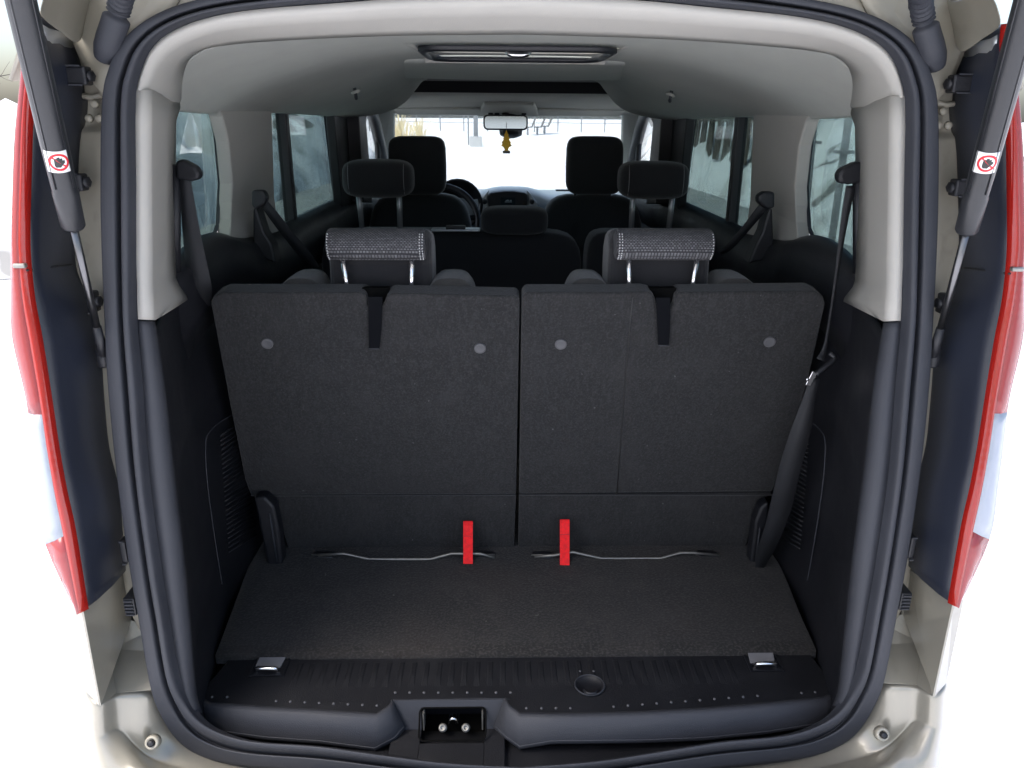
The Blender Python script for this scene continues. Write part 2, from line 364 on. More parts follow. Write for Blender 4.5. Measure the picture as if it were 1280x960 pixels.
# posts outside the right rear window
for k, (px, py0, lab) in enumerate(((1055, 190, 'thick grey post with a foot plate outside the right rear window'), (1022, 178, 'thin leaning grey post outside the right rear window'))):
    xw = 4.3; p = U(px, py0, x=xw)
    po = empty('fence_post', (p.x, p.y, 0), lab, 'post')
    r_ = 0.05 if k == 0 else 0.022
    add('pole', *tubeg([(p.x, p.y, 0.0), (p.x, p.y+(0.0 if k == 0 else 0.25), 2.6)], r_, 8), IRON, po)
    add('foot_plate', *boxg((p.x, p.y, p.z), (r_*4, r_*4, 0.04)), IRON, po, smooth=False)
# bare trees
def bare_tree(loc, h, lab, seed):
    rnd = random.Random(seed); t = empty('bare_tree', loc, lab, 'tree'); V, Fc = [], []; TV = []
    def br(p, d, l, r, dep):
        pts = [p]; q = Vector(p); dd = Vector(d)
        for i in range(4):
            dd = (dd+Vector((rnd.uniform(-.18, .18), rnd.uniform(-.18, .18), rnd.uniform(-.05, .16)))).normalized(); q = q+dd*l/4; pts.append(q.copy())
        gg = tubeg(pts, [r*(1-0.55*i/4) for i in range(5)], 7 if dep == 0 else 5)
        (TV if dep == 0 else out).append(gg)
        if dep < 4:
            for k in range(5 if dep == 0 else 4):
                a = rnd.uniform(0, 6.28); e, g_ = frame(dd); i = rnd.choice((1, 2, 3, 4)) if dep else rnd.choice((2, 3, 4))
                nd = (dd*0.75+(e*math.cos(a)+g_*math.sin(a))*0.75+Vector((0, 0, 0.1))).normalized()
                br(pts[i], nd, l*rnd.uniform(.5, .7), r*0.42, dep+1)
    out = []
    br(Vector(loc)-Vector((0, 0, 0.15)), Vector((0, 0, 1)), h*0.45, h*0.022, 0)
    add('trunk', *join(*TV), BARK, t); add('crown', *join(*out), BARK, t)
bare_tree((-7.9, 11.2, 0.0), 4.2, 'bare leafless tree at the far left edge beside the gas strut', 5)
bare_tree((-10.6, 29, 0.0), 6.5, 'dark bare tree behind the left snow bank through the middle window', 9)

# ================================================================== the van
van = empty('van', (0, 3.2, 0), 'champagne van seen through its open tailgate, cargo space and seats inside', 'van')

def yo(p):
    """rear opening surface: leans forward with height, bulges rearward at the sill's middle"""
    b = tab([(0.60, 1.03), (0.9, 1.02), (1.1, 1.03), (1.33, 1.07), (1.75, 1.12)], p.z)
    if p.z < 0.8: b -= 0.035*max(0, 1-(p.x/0.55)**2)*min(1, (0.8-p.z)/0.1)
    return b
PAIRS = [((655, -32), (655, -6)), ((520, -30), (520, -3)), ((400, -22), (420, 4)), ((300, -8), (320, 12)), ((240, 4), (258, 23)), ((195, 22), (215, 40)),
         ((160, 50), (190, 62)), ((142, 85), (177, 92)), ((133, 130), (171, 130)), ((131, 240), (172, 240)), ((133, 330), (172, 330)), ((136, 400), (173, 400)),
         ((140, 480), (180, 480)), ((151, 590), (188, 590)), ((166, 700), (202, 700)), ((178, 770), (213, 770)), ((188, 830), (222, 825)), ((198, 880), (232, 865)),
         ((218, 920), (248, 893)), ((250, 945), (275, 912)), ((300, 958), (320, 925)), ((400, 966), (400, 931)), ((480, 975), (480, 942)), ((560, 984), (560, 952)), ((655, 988), (655, 957))]
Oh = [U(*a, y=yo) for a, b in PAIRS]; Ih = [U(*b, y=yo) for a, b in PAIRS]
for h in (Oh, Ih):
    h[0].x = 0; h[-1].x = 0
Oc, Ic = cr(Oh, 120), cr(Ih, 120)
def full(c): return [mir(p, -1) for p in c]+[mir(p, 1) for p in reversed(c[1:-1])]
OO, II = full(Oc), full(Ic)
prof = [(-0.05, 0.03), (-0.01, 0.004), (0.0, -0.010), (0.025, -0.0145), (0.06, -0.0155), (0.40, -0.0155), (0.45, -0.0145), (0.48, -0.010), (0.50, 0.002), (0.53, 0.012), (0.57, 0.012), (0.595, 0.0), (0.62, -0.011), (0.66, -0.0165), (0.71, -0.018), (0.82, -0.018), (0.87, -0.0155), (0.905, -0.008), (0.93, 0.002), (0.96, 0.008), (1.02, 0.02)]
rows = []
for a, b in zip(OO, II):
    kd = min(1, max(0, (0.76-a.z)/0.1)); dv = Vector((0, lerp(1, 0.55, kd), lerp(0, -0.75, kd)))
    rows.append([lerp(a, b, s)+dv*h for s, h in prof])
v, f = grid([[rows[i][j] for i in range(len(rows))] for j in range(len(prof))], True)
add('weather_seal', v, f, RUBBER, van, label='thick black double-lipped rubber seal round the opening')

rows = []
for a in [OO[i] for i in range(len(OO))][-40:]+[OO[i] for i in range(len(OO))][:41]:
    rows.append([a+Vector((0, 0.025, -0.004)), a+Vector((0, 0.012, 0.004)), a+Vector((a.x*0.03, 0.018, 0.02)), a+Vector((a.x*0.06, 0.03, 0.032)), a+Vector((a.x*0.08, 0.03, 0.075)), a+Vector((a.x*0.08, 0.09, 0.085))])
v, f = grid(rows); add('roof_flange', v, f, PAINT_IN, van, solid=0.002, soff=0)
# ---- pillar trims, frame trims, side walls, windows: both sides
def Lp(px, py, **k): return U(px, py, **k)
def yi(d): return lambda p: yo(p)+d
WX = lambda z: tab([(0.5, 0.60), (0.9, 0.603), (1.28, 0.625), (1.40, 0.645), (1.63, 0.632), (1.75, 0.60)], z)   # inner wall half-width
for s in (-1, 1):
    # pale D pillar trim
    up = [((172, 112), (189, 112), (226, 130)), ((171, 150), (189, 150), (219, 150)), ((172, 240), (189, 240), (218, 240)), ((172, 330), (190, 330), (218, 330)),
          ((173, 358), (190, 358), (219, 347)), ((173, 372), (191, 372), (237, 373)), ((174, 399), (192, 400), (200, 396))]
    rows = []
    for a, b, c in up:
        ex = 0.022 if a[1] < 100 else 0.012 if a[1] > 405 else 0.0
        A = U(*a, y=yi(0.004+ex)); B = U(*b, y=yi(0.030+ex)); Cc = U(*c, x=-0.622) if c[0] > 210 else U(*c, y=yi(0.06))
        M1 = U(lerp(a[0], b[0], .45), lerp(a[1], b[1], .45), y=yi(0.007)); M2 = U(lerp(a[0], b[0], .88), lerp(a[1], b[1], .88), y=yi(0.016))
        D1 = lerp(B, Cc, 0.08); D2 = lerp(B, Cc, .5)
        rows.append([mir(p, s) for p in (A+Vector((0, 0.03, 0)), A, M1, M2, B, D1, D2, Cc)])
    v, f = grid(rows); add('pillar_trim', v, f, BEIGE, van, solid=0.004, soff=0, label='pale grey rear pillar trim panel')
    add('trim_backing', *prism([Vector((s*(WX(z)+0.014), y, z)) for y, z in ((1.10, 1.22), (1.36, 1.22), (1.36, 1.33), (1.10, 1.40))], (s*0.006, 0, 0)), BLACK, van, smooth=False)
    # charcoal frame trim below it
    lo = [((174, 401), (192, 402)), ((180, 480), (204, 480)), ((188, 590), (216, 590)), ((202, 700), (229, 700)), ((213, 770), (236, 775)), ((222, 825), (241, 832)), ((229, 862), (245, 870)), ((236, 885), (252, 892))]
    rows = []; T = []
    for a, b in lo:
        A = U(*a, y=yi(0.004)); B = U(*b, y=yi(0.032)); T.append(B)
        M1 = U(lerp(a[0], b[0], .40), lerp(a[1], b[1], .40), y=yi(0.005)); M2 = U(lerp(a[0], b[0], .84), lerp(a[1], b[1], .84), y=yi(0.016))
        rows.append([mir(p, s) for p in (A+Vector((0, 0.03, 0)), A, M1, M2, B, B+Vector((-0.012, 0.012, 0)))])
    rows = list(zip(*[cr(c, 40) for c in zip(*rows)]))
    v, f = grid([list(r) for r in rows]); add('frame_trim', v, f, GREY, van, solid=0.004, soff=0)
    # black lower side panel from the frame to the middle seats
    Tz = sorted([(p.z, abs(p.x), p.y) for p in T])
    def tx(z): return tab([(a, b) for a, b, c in Tz], z)
    def ty(z): return tab([(a, c) for a, b, c in Tz], z)
    zs = [0.60+0.04*i for i in range(18)]+[1.30]
    Ds = [0, 0.02, 0.10, 0.2, 0.32, 0.5, 0.75, 1.0, 1.4, 2.0, 3.0]
    rows = []
    for z in zs:
        row = []
        for k, d in enumerate(Ds):
            t = min(1, d/0.30)
            x = lerp(tx(z)+0.006, WX(z)-0.004*math.sin(z*9), t)
            # shallow scooped pocket
            if 0.10 <= d <= 0.45 and 0.70 < z < 1.08: x += 0.012
            row.append(Vector((s*x, ty(z)+0.004+d, z)))
        rows.append(row)
    v, f = grid(rows)
    sw = add('side_trim', v, f, BLACK, van, solid=0.004, soff=0, label='black lower side trim panel of the cargo space')
    # pocket outline bead and grip ribs
    bead = [U(px, py, x=-0.604) for px, py in ((300, 512), (275, 525), (258, 540), (253, 556), (255, 600), (262, 655), (269, 700), (274, 730))]
    add('panel_seam', *tubeg([mir(p, s)+Vector((-s*0.006, 0, 0)) for p in cr(bead, 30)], 0.0011, 6), GREY, sw)
    for k in range(26):
        t = k/25; a = U(lerp(272, 283, t), lerp(545, 690, t), x=-0.601); b = U(lerp(296, 318, t), lerp(528, 668, t), x=-0.601)
        add('rib', *tubeg([mir(a, s)+Vector((-s*0.006, 0, 0)), mir(b, s)+Vector((-s*0.006, 0, 0))], 0.0016, 5), BLACK, sw)
    # rounded ledge under the windows
    rows = []
    for y in (1.30, 1.34, 1.38, 1.42, 1.46, 1.5, 1.54, 1.58, 1.61, 1.64, 1.67, 1.70, 1.73, 1.76, 1.80, 1.84, 1.89, 1.95, 2.0, 2.05, 2.1, 2.4, 2.8, 3.2, 3.6, 4.1):
        zt = tab([(1.3, 1.30), (1.42, 1.34), (1.5, 1.36), (1.58, 1.370), (1.63, 1.368), (1.68, 1.358), (1.74, 1.343), (1.80, 1.333), (1.90, 1.325), (2.05, 1.318), (4.1, 1.31)], y); ins = tab([(1.3, 0.0), (1.5, 0.03), (1.8, 0.045), (2.2, 0.03), (4, 0.03)], y)
        rows.append([Vector((s*(WX(1.35)+0.01), y, zt)), Vector((s*(WX(1.35)-0.005), y, zt+0.004)), Vector((s*(WX(1.3)-0.012-ins*.4), y, zt-0.012)), Vector((s*(WX(1.3)-ins), y, zt-0.045)), Vector((s*(WX(1.25)-ins*1.05), y, zt-0.09)), Vector((s*(WX(1.2)), y, zt-0.16))])
    v, f = grid(rows); add('window_ledge', v, f, BLACK, van, solid=0.004, soff=0)
    # pillars between the windows
    def wallpatch(name, poly, m, th=0.02, off=0.0, **k):
        P = [Vector((s*(WX(z)+off), y, z)) for y, z in poly]
        return add(name, *prism(P, (s*th, 0, 0)), m, van, smooth=False, bevel=0.004, **k)
    ca = [(1.66, 1.645), (1.735, 1.60), (1.765, 1.55), (1.775, 1.46), (1.765, 1.42), (1.745, 1.385), (1.70, 1.345), (2.06, 1.31), (2.085, 1.40), (2.10, 1.60), (2.09, 1.645)]
    wallpatch('pillar_trim', ca, BEIGE, 0.03, -0.012, label='pale grey pillar trim between rear and middle windows')
    wallpatch('door_pillar', [(2.74, 1.66), (2.80, 1.30), (3.42, 1.28), (3.34, 1.66)], BLACK, 0.03, -0.03, label='black centre pillar trim behind the front door')
    wallpatch('door_pillar', [(2.96, 1.66), (2.98, 1.30), (3.16, 1.28), (3.10, 1.66)], BLACK, 0.05, -0.075)
    # glazing
    def pane(name, poly, m, frame_=True, **k):
        P = [Vector((s*(WX(z)+0.022), y, z)) for y, z in poly]
        o = add(name, *prism(P, (s*0.004, 0, 0)), m, van, smooth=False, **k)
        if frame_:
            c = sum(P, Vector())/len(P); rows = [[p+Vector((-s*0.004, 0, 0)), p.lerp(c, 0.045)+Vector((-s*0.006, 0, 0)), p.lerp(c, 0.05)+Vector((s*0.002, 0, 0)), p+Vector((s*0.002, 0, 0))] for p in P+P[:1]]
            add('window_gasket', *grid([list(r) for r in rows], True), RUBBER, o, smooth=False)
        return o
    pane('rear_quarter_window', [(1.30, 1.33), (1.30, 1.65), (1.70, 1.65), (1.75, 1.625), (1.78, 1.57), (1.79, 1.46), (1.775, 1.42), (1.74, 1.37), (1.66, 1.335), (1.50, 1.315)], TINT, label='tinted rear quarter window')
    o = pane('sliding_door_window', [(2.02, 1.28), (2.04, 1.66), (2.80, 1.66), (2.86, 1.64), (2.92, 1.28)], TINT, label='tinted middle side window with a black divider bar')
    add('divider_bar', *boxg((s*WX(1.45), 2.275, 1.46), (0.03, 0.035, 0.40)), BLACK, o, smooth=False, bevel=0.004)
    pane('front_door_window', [(3.36, 1.28), (3.34, 1.66), (3.85, 1.66), (4.05, 1.56), (4.4, 1.28)], CLEAR, label='clear front door window')
    # A pillar and mirror-corner bar
    a0, a1 = Vector((s*0.565, 3.86, 1.66)), Vector((s*0.685, 4.62, 1.18))
    add('windscreen_pillar', *prism([a0+Vector((-s*0.025, -0.03, 0)), a0+Vector((s*0.06, -0.10, 0)), a1+Vector((s*0.06, -0.12, 0)), a1+Vector((-s*0.02, 0, 0))], (0, 0.08, 0.02)), LINER, van, smooth=False, bevel=0.01)
    add('door_window_frame', *tubeg(cr([(s*0.645, 3.36, 1.28), (s*0.64, 3.35, 1.48), (s*0.632, 3.40, 1.585), (s*0.628, 3.55, 1.635), (s*0.628, 3.75, 1.62), (s*0.635, 4.0, 1.47), (s*0.65, 4.25, 1.30)], 40), 0.028, 8), BLACK, van)
    add('door_window_bar', *tubeg([(s*0.645, 3.98, 1.24), (s*0.64, 3.93, 1.55)], 0.014, 8), BLACK, van)
    # outer skin of the body side (painted), with the wheel arch line left plain
    sec = [(0.28, 0.84), (0.45, 0.875), (0.75, 0.885), (1.0, 0.865), (1.22, 0.80), (1.285, 0.72)]
    rows = [[Vector((s*max(WX(z)+0.035, x-tab([(1.10, 0.22), (1.3, 0.16), (1.7, 0.04), (2.0, 0.0)], y)), y, z)) for z, x in sec] for y in (1.10, 1.16, 1.3, 1.5, 2, 3, 4, 4.8, 5.3)]
    v, f = grid(rows); add('body_side', v, f, PAINT, van, solid=0.006, soff=0, label='champagne painted side panel')
    for nm, poly in (('outer_pillar', [(1.80, 1.70), (1.88, 1.44), (1.78, 1.29), (2.05, 1.29), (2.07, 1.70)]), ('outer_pillar', [(2.92, 1.70), (3.0, 1.29), (3.36, 1.29), (3.34, 1.70)]), ('outer_pillar', [(1.15, 1.70), (1.09, 1.20), (1.33, 1.20), (1.33, 1.70)])):
        P = [Vector((s*(WX(z)+0.029), y, z)) for y, z in poly]
        add(nm, *prism(P, (s*0.012, 0, 0)), PAINT, van, smooth=False, bevel=0.004)

# ---- roof skin, glass roof
rows = []
for y in (1.14, 1.2, 1.4, 1.62, 1.94, 2.3, 2.6, 3.2, 3.75, 3.95):
    dz = tab([(1.14, -0.015), (1.3, 0.0), (3.2, 0.0), (3.95, -0.09)], y)
    rows.append([Vector((x, y, z+dz)) for x, z in ((-0.70, 1.66), (-0.66, 1.735), (-0.58, 1.775), (-0.4, 1.80), (-0.205, 1.809), (0.205, 1.809), (0.4, 1.80), (0.58, 1.775), (0.66, 1.735), (0.70, 1.66))])
v, f = grid(rows)
f = [q for q in f if not (abs(sum(v[i].x for i in q)) < 0.1 and 1.63 < sum(v[i].y for i in q)/4 < 1.93)]
add('roof', v, f, PAINT, van, solid=0.006, soff=0)
add('roof_glass', *boxg((0, 1.78, 1.808), (0.43, 0.34, 0.005)), CLEAR, van, smooth=False)

# ---- header arch and headliner
Iu = [(655, -6), (520, -3), (420, 4), (320, 12), (258, 23), (215, 40), (190, 62), (177, 92), (172, 112)]
Tu = [(655, 20), (520, 22), (420, 27), (320, 33), (270, 40), (232, 53), (206, 72), (192, 96), (189, 112)]
Eu = [(655, 42), (520, 43), (420, 46), (330, 51), (286, 55), (254, 61), (235, 75), (227, 100), (226, 130)]
A = [U(*p, y=yi(0.004)) for p in Iu]; B = [U(*p, y=yi(lerp(0.045, 0.030, k/8))) for k, p in enumerate(Tu)]
Ed = [1.235, 1.237, 1.245, 1.255, 1.265, 1.285, 1.315, 1.35, 1.375]
Cc = [U(*p, y=d) for p, d in zip(Eu, Ed)]; Cc[-1] = U(226, 130, x=-0.622)
for h in (A, B, Cc): h[0].x = 0
M = [lerp(a, b, .5)+Vector((0, -0.016, -0.002)) for a, b in zip(A, B)]; M2 = [lerp(b, c, .5)+Vector((0, -0.004, -0.004)) for b, c in zip(B, Cc)]
H0 = [Vector((0, 1.25, 1.738)), Vector((-0.10, 1.25, 1.738)), Vector((-0.2, 1.26, 1.736)), Vector((-0.29, 1.275, 1.732)), Vector((-0.36, 1.29, 1.725)), Vector((-0.43, 1.31, 1.712)), Vector((-0.51, 1.345, 1.69)), Vector((-0.575, 1.37, 1.655)), Vector((-0.622, 1.39, 1.615))]
def sect(y, pts): return [Vector((-x, y, z)) for x, z in pts]
rear_s = [(0, 1.735), (0.10, 1.735), (0.20, 1.733), (0.29, 1.726), (0.36, 1.712), (0.44, 1.690), (0.52, 1.664), (0.585, 1.635), (0.630, 1.606)]
mid_s = [(0, 1.735), (0.12, 1.735), (0.22, 1.733), (0.29, 1.722), (0.345, 1.703), (0.42, 1.676), (0.50, 1.648), (0.575, 1.626), (0.628, 1.610)]
fr_s = [(0, 1.735), (0.12, 1.735), (0.24, 1.735), (0.305, 1.728), (0.335, 1.700), (0.37, 1.662), (0.42, 1.632), (0.50, 1.612), (0.615, 1.603)]
end_s = [(0, 1.738), (0.12, 1.738), (0.25, 1.738), (0.315, 1.735), (0.345, 1.715), (0.385, 1.685), (0.44, 1.665), (0.52, 1.65), (0.62, 1.64)]
secs = [sect(1.62, rear_s), sect(1.93, rear_s), sect(2.2, mid_s), sect(2.6, [tuple(lerp(Vector(a), Vector(b), .5)) for a, b in zip(mid_s, fr_s)]), sect(2.86, fr_s), sect(2.93, fr_s), sect(2.97, end_s)]
lines = [A[:], M, B, M2, Cc]
fine = [cr(l, 40) for l in lines]
def both(l): return [mir(p, -1) for p in reversed(l)]+[mir(p, 1) for p in l[1:]]
v, f = grid([both(l) for l in fine])
add('header_trim', v, f, BEIGE, van, solid=0.003, soff=0, label='pale arched trim over the tailgate opening')
hl = [cr(l, 40) for l in [[c.lerp(h, .5)+Vector((0, 0.004, 0.006)) if i < 8 else c for i, (c, h) in enumerate(zip(Cc, H0))], H0]+secs]
rws = [both(l) for l in [fine[-1]]+hl]
cols = list(zip(*[cr(list(c), 48) for c in zip(*rws)])); v, f = grid([list(r) for r in cols])
def fc(q): return sum((v[i] for i in q), Vector())/4
def in_cut(c): return (abs(c.x) < 0.20 and 1.63 < c.y < 1.93) or (abs(c.x) < 0.30 and c.y > 2.46)
f = [q for q in f if not in_cut(fc(q))]
HL = add('headliner', v, f, LINER, van, solid=0.003, soff=1, label='pale grey cloth headliner with deep rounded sides')
# roof recess with its frame, catch and far wall
rc = add('roof_recess', *join(boxg((0, 1.952, 1.748), (0.42, 0.02, 0.05)), boxg((0, 1.945, 1.79), (0.42, 0.012, 0.04)), boxg((0, 1.615, 1.772), (0.42, 0.012, 0.07)), boxg((-0.208, 1.78, 1.77), (0.012, 0.36, 0.075)), boxg((0.208, 1.78, 1.77), (0.012, 0.36, 0.075))), BEIGE, van, smooth=False)
fr = [(x, y) for x, y in rrect(0.40, 0.31, 0.05, 6)]
rows = [[Vector((x*k, 1.78+y*k, z)) for k, z in ((1.0, 1.727), (0.94, 1.724), (0.92, 1.733), (0.99, 1.744))] for x, y in fr+fr[:1]]
add('recess_frame', *grid(rows, True), BLACK, rc)
add('catch', *tubeg(cr([(-0.022, 1.64, 1.735), (-0.02, 1.635, 1.722), (0.0, 1.63, 1.719), (0.02, 1.635, 1.722), (0.022, 1.64, 1.735)], 16), 0.005, 8), CHROME, rc)
# cross bar of the headliner
rows = []
for i in range(33):
    x = lerp(-0.40, 0.40, i/32); sag = 0.006*math.cos(x/0.40*math.pi/2)
    rows.append([Vector((x, y, z-sag*k)) for y, z, k in ((1.95, 1.731, 0), (2.05, 1.729, .3), (2.2, 1.726, .8), (2.35, 1.721, 1), (2.45, 1.717, 1), (2.49, 1.718, 1), (2.51, 1.724, 1), (2.52, 1.75, .5))])
v, f = grid(rows); add('headliner_cross_bar', v, f, LINER, van, solid=0.003, soff=0)
add('roof_blind', *join(boxg((0, 2.94, 1.745), (0.80, 0.84, 0.006)), boxg((0, 3.30, 1.722), (1.1, 0.012, 0.046))), BLK_CLOTH, van, smooth=False, label='black blind under the glass roof')
for s in (-1, 1):
    hk = U(443, 111, y=2.2); hk = mir(hk, s)
    o = add('coat_hook', *latheg(hk+Vector((-s*0.003, -0.004, -0.006)), (-s*0.35, -0.1, -0.93), [(0, 0.013), (0.004, 0.013), (0.007, 0.010)], 20), LINER, van)
    add('hook', *tubeg(cr([hk+Vector((0, 0, 0.004)), hk+Vector((-s*0.004, -0.010, -0.012)), hk+Vector((-s*0.004, -0.004, -0.024)), hk+Vector((-s*0.002, 0.006, -0.020))], 10), 0.0045, 7), GREY, o)
# front header with console
rows = []
for i in range(25):
    x = lerp(-0.62, 0.62, i/24); c = 0.008*math.cos(x/0.62*math.pi/2)
    rows.append([Vector((x*k, y, z+c*kk)) for y, z, k, kk in ((3.315, 1.77, 1, 1), (3.34, 1.697, 1, 1), (3.42, 1.683, 1, 1), (3.60, 1.658, .99, 1), (3.78, 1.638, .97, .9), (3.90, 1.624, .95, .6), (3.95, 1.634, .95, .6), (3.96, 1.70, .95, .6))])
v, f = grid(rows); fh = add('front_header', v, f, LINER, van, solid=0.004, soff=0, label='pale cloth front roof header')
for s in (-1, 1):
    add('sun_visor', *boxg((s*0.33, 3.80, 1.634), (0.40, 0.17, 0.014), Matrix.Rotation(R(-8), 3, 'X')), LINER, fh, smooth=False, bevel=0.006)
cons = add('overhead_console', *prism([(-0.11, 3.55, 1.676), (0.11, 3.55, 1.676), (0.15, 3.9, 1.63), (-0.15, 3.9, 1.63)], (0, 0, -0.018)), LINER, van, smooth=False, bevel=0.008)
for bx in (-0.085, -0.055, 0.07):
    add('switch', *boxg((bx, 3.80, 1.624), (0.022, 0.035, 0.01)), BLACK, cons, smooth=False, bevel=0.002)

# ---- windscreen, mirror, dash
add('windscreen', *prism([(-0.60, 3.93, 1.64), (0.60, 3.93, 1.64), (0.70, 4.66, 1.18), (-0.70, 4.66, 1.18)], (0, 0.005, 0.004)), CLEAR, van, smooth=False)
mc = U(632, 153, y=3.72)
mir_o = add('rear_view_mirror', *prism([(mc.x+x, mc.y, mc.z+z) for x, z in rrect(0.205, 0.068, 0.02)], (0, 0.045, 0)), BLACK, van, smooth=False, bevel=0.006, label='wide black interior rear-view mirror')
add('mirror_glass', *prism([(mc.x+x, mc.y-0.003, mc.z+z) for x, z in rrect(0.19, 0.053, 0.014)], (0, 0.004, 0)), MIRROR, mir_o, smooth=False)
add('mirror_mount', *tubeg([(mc.x, mc.y+0.03, mc.z+0.01), (mc.x, mc.y+0.09, mc.z+0.05)], 0.018, 10), BLACK, mir_o)
add('sensor_cover', *latheg((mc.x+0.025, mc.y+0.075, mc.z-0.035), (0, 0.3, 1), [(-0.03, 0.03), (-0.02, 0.052), (0.02, 0.058), (0.06, 0.05), (0.07, 0.02)], 20), BLACK, mir_o)

# golden tree-shaped card hanging from the mirror
tp = U(633, 178, y=3.69); sc_ = 0.0155
half = [(0.0, 3.6), (0.35, 2.6), (0.7, 2.1), (0.45, 1.9), (1.1, 1.0), (0.75, 0.85), (1.5, -0.1), (1.15, -0.25), (1.6, -1.0), (0.9, -1.3), (0.55, -1.9), (0.55, -2.3), (1.1, -2.4), (1.1, -3.2)]
pol = [(tp.x+x*sc_, tp.y, tp.z+z*sc_*0.98) for x, z in half]+[(tp.x-x*sc_, tp.y, tp.z+z*sc_*0.98) for x, z in reversed(half[1:])]
card = empty('air_freshener', tp-Vector((0, 0, 3.1*sc_)), 'golden tree-shaped card hanging below the rear-view mirror', 'air freshener')
add('card', *prism(pol, (0, 0.002, 0)), GOLD, card, smooth=False)
add('card_foot', *boxg((tp.x, tp.y-0.001, tp.z-2.8*sc_), (2.1*sc_, 0.0015, 0.7*sc_)), PALE, card, smooth=False)
add('string', *tubeg([(tp.x, tp.y+0.001, tp.z+3.4*sc_), (tp.x, tp.y+0.012, mc.z+0.0)], 0.0012, 5), PALE, card)

rows = []
for i in range(49):
    x = lerp(-0.70, 0.70, i/48); hump = 0.042*math.exp(-((x-0.015)/0.15)**4); clu = 0.02*math.exp(-((x+0.36)/0.17)**4)
    rows.append([Vector((x, y-bk*(abs(x)/0.7)**2*0, z+hump*k+clu*k2)) for y, z, k, k2, bk in ((4.66, 1.195, 0, 0, 0), (4.55, 1.212, .1, 0, 0), (4.35, 1.218, .5, .2, 0), (4.15, 1.225, .9, .7, 0), (4.0, 1.222, 1, 1, 0), (3.95, 1.205, 1, 1, 0), (3.94, 1.16, .6, .6, 0), (3.98, 1.06, 0, 0, 0), (3.95, 0.9, 0, 0, 0), (4.0, 0.6, 0, 0, 0))])
v, f = grid(rows); db = add('dashboard', v, f, DASH, van, solid=0.01, soff=0, label='dark dashboard with a hooded centre display')
def face(pts, y, th): return prism([U(a, b, y=y) for a, b in pts], (0, th, 0))
add('display_hood', *face([(610, 244), (614, 241), (630, 239), (642, 239), (656, 241), (660, 245), (657, 270), (611, 270)], 3.905, 0.08), BLACK, db, smooth=False, bevel=0.006)
add('display', *face([(626, 247), (644, 247), (644, 256), (626, 256)], 3.90, 0.004), SCREEN, db, smooth=False)
for q in ([(632, 250.5), (635, 249.5), (637, 251), (632, 251.4)], [(637.5, 250), (639.5, 250), (639.5, 251.4), (637.5, 251.4)], [(631, 252), (640, 252), (640, 252.8), (631, 252.8)]):
    add('display_icon', *face(q, 3.897, 0.002), SCREEN_TXT, db, smooth=False)
for q in ([(598, 262), (600, 253), (608, 241), (612, 237), (609, 246), (611, 270), (598, 274)], [(673, 262), (671, 253), (663, 242), (658, 237), (661, 246), (659, 270), (673, 274)]):
    add('silver_surround', *face(q, 3.915, 0.05), SILVER, db, smooth=False, bevel=0.003)
for a in ((606, 252), (665, 252)):
    p = U(*a, y=3.905); add('vent_knob', *latheg(p, (0, -1, 0), [(0, 0.013), (0.012, 0.012), (0.014, 0.008)], 14), BLACK, db)
for q in ([(680, 244), (705, 246), (705, 249), (681, 248)],):
    add('windscreen_vent', *boxg((0.42, 4.44, 1.222), (0.30, 0.05, 0.012)), BLACK, db, smooth=False)
cl = U(572, 252, y=3.9)
add('instrument_hood', *latheg((cl.x, 3.98, cl.z-0.015), (0, -1, 0), [(0, 0.12), (0.07, 0.125), (0.075, 0.115), (0.03, 0.10)], 28), BLACK, db)
wc = U(548, 279, y=3.62); ax = Vector((0, -0.87, 0.5)).normalized(); e, g_ = frame(ax)
sw = add('steering_wheel', *tubeg([wc+e*(0.185*math.cos(a))+g_*(0.185*math.sin(a)) for a in [2*math.pi*i/48 for i in range(49)]], 0.0155, 10, cap=False), BLACK, van, label='black leather steering wheel')
add('hub', *latheg(wc+ax*-0.03, ax, [(0, 0.07), (0.04, 0.075), (0.05, 0.055)], 20), BLACK, sw)
for a in (-10, 190, 270):
    d = e*math.cos(R(a))+g_*math.sin(R(a)); add('spoke', *tubeg([wc-ax*0.01+d*0.05, wc+d*0.18], [0.02, 0.012], 8), GREY, sw)
add('column', *tubeg([wc-ax*0.02, Vector((wc.x, 4.0, wc.z-0.2))], 0.05, 12), BLACK, sw)

# ---- floor, carpet, sill
add('floor_pan', *boxg((0, 3.05, 0.55), (1.24, 3.8, 0.08)), BLACK, van, smooth=False)
FZ = 0.630
cx = lambda y: tab([(1.15, 0.562), (1.3, 0.575), (1.5, 0.597), (2.1, 0.60)], y)
rows = [[Vector((lerp(-cx(y), cx(y), i/40), y, FZ+(0.004*noise.noise(Vector((i*0.4, y*9, 0)))))) for i in range(41)] for y in [1.205+0.03*k for k in range(30)]]
v, f = grid(rows); cp = add('cargo_carpet', v, f, CARPET, van, solid=0.02, soff=1, label='dark brown-grey cargo carpet with faint stains')
PZ = 0.638
edge = [(247, 868), (262, 880), (330, 885), (400, 889), (470, 894), (484, 886), (490, 876), (630, 874), (637, 882), (650, 893), (720, 893), (800, 891), (880, 887), (960, 880), (1030, 873), (1047, 862)]
ep = [U(*p, z=PZ) for p in edge]
back = [U(px, 822-0.009*(px-290), z=PZ) for px in (1012, 900, 760, 640, 520, 400, 288)]
sp = add('sill_plate', *prism(ep+back, (0, 0, -0.02)), SILL, van, smooth=False, bevel=0.003, label='ribbed black plastic loading sill plate')
ribmesh = None
x = -0.50
